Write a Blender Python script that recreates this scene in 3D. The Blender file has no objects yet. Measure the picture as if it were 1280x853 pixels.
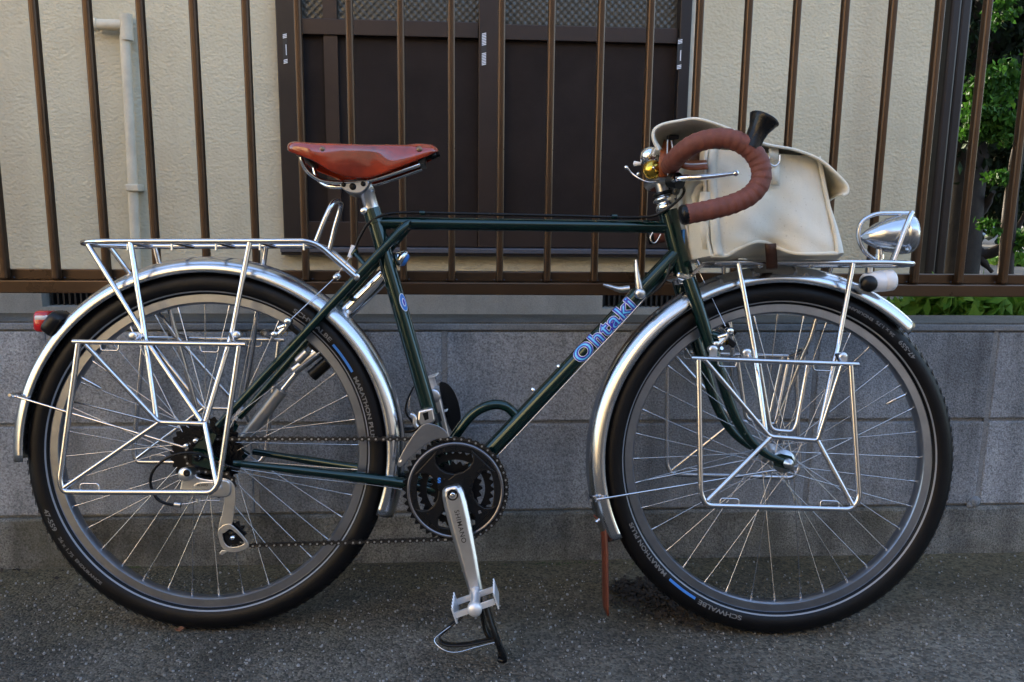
import bpy, bmesh, math, random
from mathutils import Vector, Matrix, Euler
random.seed(7)
C = bpy.context.scene.collection
S = bpy.context.scene
R = math.radians
PI = math.pi

# ------------------------------------------------------------------ camera
F_PX, PITCH, YAW, CAM_H, ROLL = 995.82, 0.17128, -0.06228, 0.77229, -0.01099
M = (Matrix.Rotation(-ROLL, 3, 'Y') @ Matrix.Rotation(PITCH, 3, 'X') @ Matrix.Rotation(-YAW, 3, 'Z'))
CAM = Vector((0, 0, CAM_H))
cam_d = bpy.data.cameras.new('camera')
cam = bpy.data.objects.new('camera', cam_d)
C.objects.link(cam)
right, fwd, up = Vector(M[0]), Vector(M[1]), Vector(M[2])
rot = Matrix((right, up, -fwd)).transposed()
cam.matrix_world = Matrix.Translation(CAM) @ rot.to_4x4()
cam_d.sensor_width = 36
cam_d.lens = F_PX / 1280 * 36
cam_d.clip_start = 0.05
cam_d.clip_end = 2000
S.camera = cam

# ------------------------------------------------------------------ sky and sun
SUN_EL, SUN_AZ = R(20), R(-12)          # azimuth from +Y, negative = towards -X
w = bpy.data.worlds.new('World')
S.world = w
w.use_nodes = True
nt = w.node_tree
sky = nt.nodes.new('ShaderNodeTexSky')
sky.sky_type = 'NISHITA'
sky.sun_disc = False
sky.sun_elevation = SUN_EL
sky.sun_rotation = SUN_AZ
sky.air_density = 1.0
sky.dust_density = 2.6
sky.ozone_density = 1.0
nt.nodes['Background'].inputs[1].default_value = 0.15
nt.links.new(sky.outputs[0], nt.nodes['Background'].inputs[0])
sun_d = bpy.data.lights.new('sun', 'SUN')
sun_d.energy = 3.0
sun_d.angle = R(0.5)
sun_d.color = (1.0, 0.90, 0.74)
sun = bpy.data.objects.new('sun', sun_d)
C.objects.link(sun)
sdir = Vector((math.sin(SUN_AZ) * math.cos(SUN_EL), math.cos(SUN_AZ) * math.cos(SUN_EL), math.sin(SUN_EL)))
sun.rotation_euler = (-sdir).to_track_quat('-Z', 'Y').to_euler()
sun.location = (0, 0, 12)
S.view_settings.view_transform = 'Standard'
S.view_settings.look = 'None'
S.view_settings.gamma = 1
S.view_settings.exposure = 2.75
S.cycles.max_bounces = 8

# ------------------------------------------------------------------ placing by sight lines
def ray(px, py):
    return (right * ((px - 640) / F_PX) + fwd + up * ((426.5 - py) / F_PX))
def W(px, py, Y):                        # sight line meets the vertical plane y = Y
    d = ray(px, py)
    return CAM + d * (Y / d.y)
def WZ(px, py, z):                       # sight line meets the level z
    d = ray(px, py)
    return CAM + d * ((z - CAM_H) / d.z)

BX, BY, BYAW, LEAN, WB, SLOPE = -0.46115, 1.37859, -0.03953, 0.13902, 1.03587, 0.00889
MB3 = Matrix.Rotation(BYAW, 3, 'Z') @ Matrix.Rotation(-LEAN, 3, 'X') @ Matrix.Rotation(SLOPE, 3, 'Y')
MBI = MB3.inverted()
BO = Vector((BX, BY, 0))
def B(px, py, n=0.0):                    # bicycle-local point (x forward, y away from viewer, z up), n = side offset towards the viewer
    d = MBI @ ray(px, py)
    o = MBI @ (CAM - BO)
    return o + d * ((-n - o.y) / d.y)
def BP(l):
    return [B(*p) for p in l]
RW = 0.3265
HUB_R, HUB_F = Vector((0, 0, RW)), Vector((WB, 0, RW))
YW, ZF, YF, ZR, FX0, FSP = 1.6457, 0.1096, 1.7102, 0.6056, -0.94432, 0.10224
YH = 2.6

# ------------------------------------------------------------------ materials
def nmat(name):
    m = bpy.data.materials.new(name)
    m.use_nodes = True
    return m, m.node_tree, m.node_tree.nodes['Principled BSDF']
def mat(name, col, rough=0.5, metal=0.0, coat=0.0, coat_rough=0.05, bump=0.0, bscale=200.0, var=0.0, vscale=20.0, rvar=0.0, spec=None, obj=False, stretch=None):
    m, t, b = nmat(name)
    N, L = t.nodes, t.links
    b.inputs['Base Color'].default_value = (*col, 1)
    b.inputs['Roughness'].default_value = rough
    b.inputs['Metallic'].default_value = metal
    b.inputs['Coat Weight'].default_value = coat
    b.inputs['Coat Roughness'].default_value = coat_rough
    if spec is not None:
        b.inputs['Specular IOR Level'].default_value = spec
    tc = N.new('ShaderNodeTexCoord')
    src = tc.outputs['Object']
    if stretch:
        mp = N.new('ShaderNodeMapping'); mp.inputs['Scale'].default_value = stretch
        L.new(src, mp.inputs[0]); src = mp.outputs[0]
    if var or rvar:
        n = N.new('ShaderNodeTexNoise'); n.inputs['Scale'].default_value = vscale; n.inputs['Detail'].default_value = 6; n.inputs['Roughness'].default_value = 0.65
        L.new(src, n.inputs['Vector'])
        if var:
            mx = N.new('ShaderNodeMix'); mx.data_type = 'RGBA'
            mx.inputs[6].default_value = (*[c * (1 - var) for c in col], 1)
            mx.inputs[7].default_value = (*[min(1, c * (1 + var)) for c in col], 1)
            cr = N.new('ShaderNodeMapRange'); cr.inputs[1].default_value = 0.3; cr.inputs[2].default_value = 0.7
            L.new(n.outputs['Fac'], cr.inputs[0]); L.new(cr.outputs[0], mx.inputs[0])
            L.new(mx.outputs[2], b.inputs['Base Color'])
        if rvar:
            mr = N.new('ShaderNodeMapRange'); mr.inputs[1].default_value = 0.3; mr.inputs[2].default_value = 0.7
            mr.inputs[3].default_value = max(0.02, rough - rvar); mr.inputs[4].default_value = min(1, rough + rvar)
            L.new(n.outputs['Fac'], mr.inputs[0]); L.new(mr.outputs[0], b.inputs['Roughness'])
    if bump:
        n2 = N.new('ShaderNodeTexNoise'); n2.inputs['Scale'].default_value = bscale; n2.inputs['Detail'].default_value = 4
        L.new(src, n2.inputs['Vector'])
        bp = N.new('ShaderNodeBump'); bp.inputs['Strength'].default_value = bump; bp.inputs['Distance'].default_value = 0.002
        L.new(n2.outputs['Fac'], bp.inputs['Height']); L.new(bp.outputs[0], b.inputs['Normal'])
    return m

MAT = {}
MAT['green'] = mat('green_enamel', (0.0004, 0.020, 0.018), 0.16, 0.6, 0.7, 0.03, rvar=0.05, vscale=30)
MAT['chrome'] = mat('chrome', (0.80, 0.80, 0.82), 0.10, 1.0, rvar=0.05, vscale=60)
MAT['wire'] = mat('polished_steel', (0.62, 0.62, 0.65), 0.17, 1.0, rvar=0.06, vscale=60)
MAT['fender'] = mat('polished_aluminium', (0.60, 0.61, 0.64), 0.21, 1.0, rvar=0.06, vscale=9, var=0.08)
MAT['rim'] = mat('anodised_rim', (0.34, 0.36, 0.41), 0.30, 1.0, var=0.12, vscale=25)
MAT['alloy'] = mat('satin_alloy', (0.62, 0.63, 0.66), 0.30, 1.0, var=0.08, vscale=40)
MAT['pedal'] = mat('pedal_alloy', (0.70, 0.70, 0.72), 0.38, 0.55)
MAT['spoke'] = mat('steel_spoke', (0.55, 0.55, 0.57), 0.25, 1.0)
MAT['rubber'] = mat('tyre_rubber', (0.003, 0.003, 0.004), 0.46, bump=0.2, bscale=260, var=0.3, vscale=30, spec=0.22)
MAT['stripe'] = mat('reflective_band', (0.22, 0.235, 0.27), 0.5, 0.2)
MAT['print'] = mat('tyre_print', (0.115, 0.115, 0.12), 0.6)
MAT['blueprint'] = mat('blue_print', (0.03, 0.17, 0.55), 0.5)
MAT['black'] = mat('black_plastic', (0.006, 0.006, 0.007), 0.30, rvar=0.08, spec=0.28)
MAT['blacksteel'] = mat('black_steel', (0.010, 0.010, 0.012), 0.32, 0.5, rvar=0.08, spec=0.3)
MAT['guard'] = mat('guard_highlight', (0.16, 0.16, 0.18), 0.28, 0.8)  # paler metal for the painted highlight on the black guard
MAT['chain'] = mat('chain_steel', (0.06, 0.056, 0.054), 0.36, 0.9, var=0.4, vscale=120)
MAT['leather'] = mat('saddle_leather', (0.27, 0.023, 0.003), 0.16, 0, 1.0, 0.04, bump=0.06, bscale=380, var=0.42, vscale=16, rvar=0.1)
MAT['strapleather'] = mat('strap_leather', (0.24, 0.062, 0.016), 0.42, bump=0.2, bscale=300, var=0.3, vscale=40)
MAT['darkleather'] = mat('dark_leather', (0.055, 0.020, 0.010), 0.5, bump=0.2, bscale=300, var=0.3, vscale=40)
MAT['flapleather'] = mat('flap_leather', (0.105, 0.024, 0.011), 0.5, bump=0.2, bscale=300, var=0.3, vscale=40)
MAT['tape'] = mat('bar_tape', (0.150, 0.044, 0.030), 0.68, bump=0.30, bscale=500, var=0.22, vscale=70)
MAT['brass'] = mat('brass', (0.66, 0.42, 0.07), 0.14, 1.0, var=0.12, vscale=60)
MAT['dullcopper'] = mat('dull_copper_rivet', (0.24, 0.15, 0.10), 0.45, 0.8)
MAT['white'] = mat('white_plastic', (0.74, 0.74, 0.77), 0.3)
MAT['whiteprint'] = mat('white_print', (0.72, 0.74, 0.82), 0.4)
MAT['cyanprint'] = mat('cyan_print', (0.12, 0.50, 0.85), 0.4)
MAT['navyprint'] = mat('navy_print', (0.030, 0.02, 0.36), 0.4)
MAT['greyprint'] = mat('grey_print', (0.085, 0.085, 0.09), 0.5)
MAT['blackprint'] = mat('black_print', (0.02, 0.02, 0.022), 0.5)
MAT['red'] = mat('red_lens', (0.42, 0.008, 0.012), 0.12, 0, 0.5)
MAT['clear'] = mat('clear_lens', (0.55, 0.50, 0.50), 0.08, 0, 0.6)
MAT['grey'] = mat('grey_pump', (0.30, 0.29, 0.28), 0.35, 0.6)
MAT['bronze'] = mat('bronze_aluminium', (0.075, 0.043, 0.024), 0.32, 0.55, var=0.22, vscale=5, rvar=0.08)
MAT['frame_brown'] = mat('window_frame_brown', (0.034, 0.021, 0.017), 0.42, 0.35, var=0.2, vscale=5)
MAT['frame_dark'] = mat('dark_frame_brown', (0.018, 0.013, 0.013), 0.42, 0.3, var=0.2, vscale=6)
MAT['sill'] = mat('sill_metal', (0.10, 0.10, 0.12), 0.5, 0.5)
MAT['pipe'] = mat('painted_pipe', (0.56, 0.50, 0.39), 0.6, var=0.15, vscale=18, bump=0.15, bscale=80)
MAT['dirt'] = mat('grey_dirt', (0.05, 0.042, 0.033), 0.9, var=0.4, vscale=8, bump=0.5, bscale=40)
MAT['bark'] = mat('dark_bark', (0.022, 0.016, 0.012), 0.9, bump=0.8, bscale=50, var=0.4)
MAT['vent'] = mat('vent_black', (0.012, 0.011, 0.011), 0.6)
MAT['leafbrown'] = mat('dry_leaf', (0.16, 0.06, 0.025), 0.7, var=0.3, vscale=60)
MAT['chip'] = mat('pale_stone_chip', (0.22, 0.22, 0.22), 0.6, var=0.45, vscale=23)
MAT['moss'] = mat('moss', (0.035, 0.05, 0.015), 0.9, var=0.4, vscale=30)

def canvas_mat():
    m, t, b = nmat('cream_canvas'); N, L = t.nodes, t.links
    tc = N.new('ShaderNodeTexCoord')
    n = N.new('ShaderNodeTexNoise'); n.inputs['Scale'].default_value = 9; n.inputs['Detail'].default_value = 7
    L.new(tc.outputs['Object'], n.inputs[0])
    cr = N.new('ShaderNodeValToRGB'); L.new(n.outputs['Fac'], cr.inputs[0])
    cr.color_ramp.elements[0].position = 0.30; cr.color_ramp.elements[0].color = (0.67, 0.63, 0.52, 1)
    cr.color_ramp.elements[1].position = 0.65; cr.color_ramp.elements[1].color = (0.75, 0.71, 0.62, 1)
    n3 = N.new('ShaderNodeTexNoise'); n3.inputs['Scale'].default_value = 240; L.new(tc.outputs['Object'], n3.inputs[0])
    th = N.new('ShaderNodeMapRange'); th.inputs[1].default_value = 0.66; th.inputs[2].default_value = 0.74; th.inputs[4].default_value = 0.35; L.new(n3.outputs['Fac'], th.inputs[0])
    mx = N.new('ShaderNodeMix'); mx.data_type = 'RGBA'; mx.inputs[7].default_value = (0.33, 0.26, 0.16, 1)
    L.new(th.outputs[0], mx.inputs[0]); L.new(cr.outputs[0], mx.inputs[6]); L.new(mx.outputs[2], b.inputs['Base Color'])
    b.inputs['Roughness'].default_value = 0.9
    b.inputs['Sheen Weight'].default_value = 0.1
    wv = N.new('ShaderNodeTexNoise'); wv.inputs['Scale'].default_value = 700; wv.inputs['Detail'].default_value = 2
    L.new(tc.outputs['Object'], wv.inputs[0])
    bp = N.new('ShaderNodeBump'); bp.inputs['Strength'].default_value = 0.35; bp.inputs['Distance'].default_value = 0.001
    L.new(wv.outputs['Fac'], bp.inputs['Height'])
    cn = N.new('ShaderNodeTexNoise'); cn.inputs['Scale'].default_value = 22; cn.inputs['Detail'].default_value = 5; cn.inputs['Distortion'].default_value = 1.2; L.new(tc.outputs['Object'], cn.inputs[0])
    bp2 = N.new('ShaderNodeBump'); bp2.inputs['Strength'].default_value = 0.22; bp2.inputs['Distance'].default_value = 0.006
    L.new(cn.outputs['Fac'], bp2.inputs['Height']); L.new(bp.outputs[0], bp2.inputs['Normal']); L.new(bp2.outputs[0], b.inputs['Normal'])
    return m
MAT['canvas'] = canvas_mat()

def stucco_mat():
    m, t, b = nmat('cream_stucco'); N, L = t.nodes, t.links
    tc = N.new('ShaderNodeTexCoord')
    n = N.new('ShaderNodeTexNoise'); n.inputs['Scale'].default_value = 2.2; n.inputs['Detail'].default_value = 8; n.inputs['Roughness'].default_value = 0.7
    L.new(tc.outputs['Object'], n.inputs[0])
    cr = N.new('ShaderNodeValToRGB'); L.new(n.outputs['Fac'], cr.inputs[0])
    cr.color_ramp.elements[0].position = 0.28; cr.color_ramp.elements[0].color = (0.47, 0.42, 0.305, 1)
    cr.color_ramp.elements[1].position = 0.70; cr.color_ramp.elements[1].color = (0.58, 0.53, 0.40, 1)
    mps = N.new('ShaderNodeMapping'); mps.inputs['Scale'].default_value = (5, 5, 0.35); L.new(tc.outputs['Object'], mps.inputs[0])
    sn = N.new('ShaderNodeTexNoise'); sn.inputs['Scale'].default_value = 1.3; sn.inputs['Detail'].default_value = 6; L.new(mps.outputs[0], sn.inputs['Vector'])
    ms = N.new('ShaderNodeMapRange'); ms.inputs[1].default_value = 0.5; ms.inputs[2].default_value = 0.75; ms.inputs[4].default_value = 0.45; L.new(sn.outputs['Fac'], ms.inputs[0])
    mxs = N.new('ShaderNodeMix'); mxs.data_type = 'RGBA'; mxs.inputs[7].default_value = (0.36, 0.28, 0.19, 1)
    L.new(ms.outputs[0], mxs.inputs[0]); L.new(cr.outputs[0], mxs.inputs[6])
    L.new(mxs.outputs[2], b.inputs['Base Color'])
    b.inputs['Roughness'].default_value = 0.85
    v = N.new('ShaderNodeTexVoronoi'); v.inputs['Scale'].default_value = 125; v.inputs['Randomness'].default_value = 1
    v.feature = 'SMOOTH_F1'
    n2 = N.new('ShaderNodeTexNoise'); n2.inputs['Scale'].default_value = 85; n2.inputs['Detail'].default_value = 5
    mp = N.new('ShaderNodeMapping'); mp.inputs['Scale'].default_value = (0.9, 1, 1.15)
    L.new(tc.outputs['Object'], mp.inputs[0])
    L.new(mp.outputs[0], v.inputs['Vector']); L.new(mp.outputs[0], n2.inputs['Vector'])
    a = N.new('ShaderNodeMath'); a.operation = 'ADD'; L.new(v.outputs['Distance'], a.inputs[0]); L.new(n2.outputs['Fac'], a.inputs[1])
    bp = N.new('ShaderNodeBump'); bp.inputs['Strength'].default_value = 0.42; bp.inputs['Distance'].default_value = 0.005
    L.new(a.outputs[0], bp.inputs['Height']); L.new(bp.outputs[0], b.inputs['Normal'])
    return m
MAT['stucco'] = stucco_mat()

def concrete_mat(name, c0, c1, speck=0.0, bump=0.5, scale=6.0, rnd=0.0, streak=0.0, moss=0.0):
    m, t, b = nmat(name); N, L = t.nodes, t.links
    tc = N.new('ShaderNodeNewGeometry')
    src = tc.outputs['Position']
    n = N.new('ShaderNodeTexNoise'); n.inputs['Scale'].default_value = scale; n.inputs['Detail'].default_value = 9; n.inputs['Roughness'].default_value = 0.7
    L.new(src, n.inputs['Vector'])
    cr = N.new('ShaderNodeValToRGB'); L.new(n.outputs['Fac'], cr.inputs[0])
    cr.color_ramp.elements[0].position = 0.30; cr.color_ramp.elements[0].color = (*c0, 1)
    cr.color_ramp.elements[1].position = 0.68; cr.color_ramp.elements[1].color = (*c1, 1)
    col = cr.outputs[0]
    fine = N.new('ShaderNodeTexNoise'); fine.inputs['Scale'].default_value = 270; fine.inputs['Detail'].default_value = 2; fine.inputs['Roughness'].default_value = 0.7
    L.new(src, fine.inputs['Vector'])
    if speck:
        for lo, hi, k in ((0.46, 0.38, 1 - speck * 1.5), (0.54, 0.62, 1 + speck * 1.3)):
            mr = N.new('ShaderNodeMapRange'); mr.inputs[1].default_value = lo; mr.inputs[2].default_value = hi
            mr.inputs[3].default_value = 1; mr.inputs[4].default_value = k
            L.new(fine.outputs['Fac'], mr.inputs[0])
            mu = N.new('ShaderNodeVectorMath'); mu.operation = 'SCALE'
            L.new(col, mu.inputs[0]); L.new(mr.outputs[0], mu.inputs['Scale']); col = mu.outputs[0]
    if streak:
        mp = N.new('ShaderNodeMapping'); mp.inputs['Scale'].default_value = (9, 9, 0.7)
        L.new(src, mp.inputs[0])
        sn = N.new('ShaderNodeTexNoise'); sn.inputs['Scale'].default_value = 1.2; sn.inputs['Detail'].default_value = 5; L.new(mp.outputs[0], sn.inputs['Vector'])
        mr = N.new('ShaderNodeMapRange'); mr.inputs[1].default_value = 0.45; mr.inputs[2].default_value = 0.7; mr.inputs[3].default_value = 1; mr.inputs[4].default_value = 1 - streak
        L.new(sn.outputs['Fac'], mr.inputs[0])
        mu = N.new('ShaderNodeVectorMath'); mu.operation = 'SCALE'
        L.new(col, mu.inputs[0]); L.new(mr.outputs[0], mu.inputs['Scale']); col = mu.outputs[0]
    if moss:
        mn = N.new('ShaderNodeTexNoise'); mn.inputs['Scale'].default_value = 5; mn.inputs['Detail'].default_value = 7; L.new(src, mn.inputs['Vector'])
        mr = N.new('ShaderNodeMapRange'); mr.inputs[1].default_value = 0.5; mr.inputs[2].default_value = 0.68; mr.inputs[4].default_value = moss
        L.new(mn.outputs['Fac'], mr.inputs[0])
        mx = N.new('ShaderNodeMix'); mx.data_type = 'RGBA'; mx.inputs[7].default_value = (0.05, 0.045, 0.02, 1)
        L.new(mr.outputs[0], mx.inputs[0]); L.new(col, mx.inputs[6]); col = mx.outputs[2]
    if rnd:
        oi = N.new('ShaderNodeObjectInfo')
        mr = N.new('ShaderNodeMapRange'); mr.inputs[3].default_value = 1 - rnd; mr.inputs[4].default_value = 1 + rnd
        L.new(oi.outputs['Random'], mr.inputs[0])
        mu = N.new('ShaderNodeVectorMath'); mu.operation = 'SCALE'
        L.new(col, mu.inputs[0]); L.new(mr.outputs[0], mu.inputs['Scale']); col = mu.outputs[0]
    L.new(col, b.inputs['Base Color'])
    b.inputs['Roughness'].default_value = 0.9
    bp = N.new('ShaderNodeBump'); bp.inputs['Strength'].default_value = bump; bp.inputs['Distance'].default_value = 0.003
    L.new(fine.outputs['Fac'], bp.inputs['Height']); L.new(bp.outputs[0], b.inputs['Normal'])
    return m
MAT['block'] = concrete_mat('concrete_block', (0.155, 0.168, 0.190), (0.30, 0.318, 0.352), 0.28, 0.8, 3.2, 0.12, 0.55)
MAT['mortar'] = concrete_mat('mortar', (0.13, 0.136, 0.148), (0.22, 0.225, 0.235), 0.2, 0.4, 9)
MAT['footing'] = concrete_mat('stained_footing', (0.050, 0.049, 0.046), (0.21, 0.21, 0.20), 0.35, 0.9, 6, 0, 0.6, 0.5)
MAT['coping'] = concrete_mat('coping', (0.10, 0.11, 0.125), (0.20, 0.215, 0.235), 0.15, 0.4, 12)
MAT['copingtop'] = concrete_mat('coping_top', (0.045, 0.043, 0.04), (0.10, 0.098, 0.09), 0.2, 0.5, 9)
MAT['plinth'] = concrete_mat('house_plinth', (0.21, 0.205, 0.19), (0.30, 0.295, 0.27), 0.08, 0.25, 3, 0, 0.2)

def road_mat():
    m, t, b = nmat('asphalt'); N, L = t.nodes, t.links
    g = N.new('ShaderNodeNewGeometry'); src = g.outputs['Position']
    n = N.new('ShaderNodeTexNoise'); n.inputs['Scale'].default_value = 3.5; n.inputs['Detail'].default_value = 9; n.inputs['Roughness'].default_value = 0.72
    L.new(src, n.inputs['Vector'])
    cr = N.new('ShaderNodeValToRGB'); L.new(n.outputs['Fac'], cr.inputs[0])
    cr.color_ramp.elements[0].position = 0.3; cr.color_ramp.elements[0].color = (0.050, 0.044, 0.036, 1)
    cr.color_ramp.elements[1].position = 0.7; cr.color_ramp.elements[1].color = (0.128, 0.115, 0.096, 1)
    sp = N.new('ShaderNodeSeparateXYZ'); L.new(src, sp.inputs[0])
    # silt and moss gathered along the foot of the wall
    n4 = N.new('ShaderNodeTexNoise'); n4.inputs['Scale'].default_value = 6; n4.inputs['Detail'].default_value = 8; n4.inputs['Roughness'].default_value = 0.7; L.new(src, n4.inputs['Vector'])
    ad = N.new('ShaderNodeMath'); ad.operation = 'MULTIPLY_ADD'; ad.inputs[1].default_value = 0.65; L.new(n4.outputs['Fac'], ad.inputs[0]); L.new(sp.outputs['Y'], ad.inputs[2])
    mr = N.new('ShaderNodeMapRange'); mr.inputs[1].default_value = 1.58; mr.inputs[2].default_value = 1.92; mr.inputs[4].default_value = 0.85
    L.new(ad.outputs[0], mr.inputs[0])
    mx = N.new('ShaderNodeMix'); mx.data_type = 'RGBA'; mx.inputs[7].default_value = (0.072, 0.058, 0.030, 1)
    L.new(mr.outputs[0], mx.inputs[0]); L.new(cr.outputs[0], mx.inputs[6])
    col = mx.outputs[2]
    n6 = N.new('ShaderNodeTexNoise'); n6.inputs['Scale'].default_value = 1.7; n6.inputs['Detail'].default_value = 4; n6.inputs['Distortion'].default_value = 0.8; L.new(src, n6.inputs['Vector'])
    m6 = N.new('ShaderNodeMapRange'); m6.inputs[1].default_value = 0.35; m6.inputs[2].default_value = 0.65; m6.inputs[3].default_value = 0.62; m6.inputs[4].default_value = 1.2; L.new(n6.outputs['Fac'], m6.inputs[0])
    s6 = N.new('ShaderNodeVectorMath'); s6.operation = 'SCALE'; L.new(col, s6.inputs[0]); L.new(m6.outputs[0], s6.inputs['Scale']); col = s6.outputs[0]
    # aggregate
    v = N.new('ShaderNodeTexVoronoi'); v.inputs['Scale'].default_value = 215; L.new(src, v.inputs['Vector'])
    sc = N.new('ShaderNodeSeparateColor'); L.new(v.outputs['Color'], sc.inputs[0])
    mr2 = N.new('ShaderNodeMapRange'); mr2.inputs[1].default_value = 0.0; mr2.inputs[2].default_value = 1; mr2.inputs[3].default_value = 0.45; mr2.inputs[4].default_value = 1.65
    L.new(sc.outputs[0], mr2.inputs[0])
    mu = N.new('ShaderNodeVectorMath'); mu.operation = 'SCALE'; L.new(col, mu.inputs[0]); L.new(mr2.outputs[0], mu.inputs['Scale'])
    L.new(mu.outputs[0], b.inputs['Base Color'])
    b.inputs['Roughness'].default_value = 0.8
    b.inputs['Specular IOR Level'].default_value = 0.35
    f = N.new('ShaderNodeTexNoise'); f.inputs['Scale'].default_value = 120; f.inputs['Detail'].default_value = 5; L.new(src, f.inputs['Vector'])
    a = N.new('ShaderNodeMath'); a.operation = 'MULTIPLY_ADD'; a.inputs[1].default_value = -0.8
    L.new(v.outputs['Distance'], a.inputs[0]); L.new(f.outputs['Fac'], a.inputs[2])
    bp = N.new('ShaderNodeBump'); bp.inputs['Strength'].default_value = 0.8; bp.inputs['Distance'].default_value = 0.004
    L.new(a.outputs[0], bp.inputs['Height']); L.new(bp.outputs[0], b.inputs['Normal'])
    return m
MAT['road'] = road_mat()

def glass_mat(name, col, rough, pattern=0.0):
    m, t, b = nmat(name); N, L = t.nodes, t.links
    b.inputs['Base Color'].default_value = (*col, 1)
    b.inputs['Roughness'].default_value = rough
    if pattern:
        tc = N.new('ShaderNodeTexCoord')
        v = N.new('ShaderNodeTexVoronoi'); v.inputs['Scale'].default_value = 62; v.inputs['Randomness'].default_value = 0.12
        v.feature = 'SMOOTH_F1'
        mp = N.new('ShaderNodeMapping'); mp.inputs['Rotation'].default_value = (0, R(45), 0)
        L.new(tc.outputs['Object'], mp.inputs[0]); L.new(mp.outputs[0], v.inputs['Vector'])
        bp = N.new('ShaderNodeBump'); bp.inputs['Strength'].default_value = pattern; bp.inputs['Distance'].default_value = 0.012
        L.new(v.outputs['Distance'], bp.inputs['Height']); L.new(bp.outputs[0], b.inputs['Normal'])
    return m
MAT['patterned'] = glass_mat('patterned_glass', (0.045, 0.042, 0.036), 0.22, 0.45)
MAT['pane'] = mat('insect_screen', (0.021, 0.015, 0.0135), 0.65, var=0.25, vscale=6, bump=0.3, bscale=600, spec=0.12)

def leaf_mat(name, a, bcol):
    m, t, b = nmat(name); N, L = t.nodes, t.links
    oi = N.new('ShaderNodeNewGeometry')
    mx = N.new('ShaderNodeMix'); mx.data_type = 'RGBA'
    mx.inputs[6].default_value = (*a, 1); mx.inputs[7].default_value = (*bcol, 1)
    L.new(oi.outputs['Random Per Island'], mx.inputs[0]); L.new(mx.outputs[2], b.inputs['Base Color'])
    b.inputs['Roughness'].default_value = 0.7
    b.inputs['Specular IOR Level'].default_value = 0.25
    tr = N.new('ShaderNodeBsdfTranslucent'); L.new(mx.outputs[2], tr.inputs[0])
    ms = N.new('ShaderNodeMixShader'); ms.inputs[0].default_value = 0.25
    L.new(b.outputs[0], ms.inputs[1]); L.new(tr.outputs[0], ms.inputs[2])
    L.new(ms.outputs[0], N['Material Output'].inputs[0])
    return m
MAT['leaf'] = leaf_mat('conifer_leaf', (0.014, 0.055, 0.006), (0.055, 0.15, 0.016))
MAT['leafdark'] = leaf_mat('dark_leaf', (0.004, 0.010, 0.003), (0.010, 0.024, 0.006))
MAT['leafbright'] = leaf_mat('bright_leaf', (0.06, 0.16, 0.012), (0.16, 0.27, 0.035))
MAT['leafgold'] = leaf_mat('golden_leaf', (0.22, 0.12, 0.02), (0.40, 0.24, 0.06))
MAT['greywall'] = mat('pale_grey_wall', (0.36, 0.38, 0.42), 0.8, var=0.1, vscale=2)
MAT['creamwall'] = mat('warm_facade', (0.40, 0.315, 0.19), 0.85, var=0.1, vscale=1.5)
MAT['darkreflected'] = mat('dark_reflected_wall', (0.05, 0.048, 0.047), 0.8, var=0.2, vscale=3)  # kept dark for what the glossy parts mirror
MAT['roof'] = mat('dark_roof', (0.06, 0.055, 0.055), 0.6)

# ------------------------------------------------------------------ mesh building
def spline(pts, k=6, closed=False):
    pts = [Vector(p) for p in pts]
    n = len(pts)
    if n < 3 or k < 2:
        return pts
    out = []
    segs = n if closed else n - 1
    for i in range(segs):
        if closed:
            p0, p1, p2, p3 = pts[(i - 1) % n], pts[i], pts[(i + 1) % n], pts[(i + 2) % n]
        else:
            p1, p2 = pts[i], pts[i + 1]
            p0 = pts[i - 1] if i > 0 else p1 * 2 - p2
            p3 = pts[i + 2] if i + 2 < n else p2 * 2 - p1
        for j in range(k):
            t = j / k
            out.append(0.5 * ((2 * p1) + (p2 - p0) * t + (2 * p0 - 5 * p1 + 4 * p2 - p3) * t * t + (3 * p1 - p0 - 3 * p2 + p3) * t ** 3))
    if not closed:
        out.append(pts[-1])
    return out
def rounded(pts, r=0.012, k=5):
    """polyline with its inner corners rounded off"""
    pts = [Vector(p) for p in pts]
    out = [pts[0]]
    for a, b, c in zip(pts, pts[1:], pts[2:]):
        d0, d1 = a - b, c - b
        l = min(r, d0.length * 0.45, d1.length * 0.45)
        p, q = b + d0.normalized() * l, b + d1.normalized() * l
        for j in range(k + 1):
            t = j / k
            out.append(p * (1 - t) ** 2 + b * 2 * t * (1 - t) + q * t * t)
    out.append(pts[-1])
    return out

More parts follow.
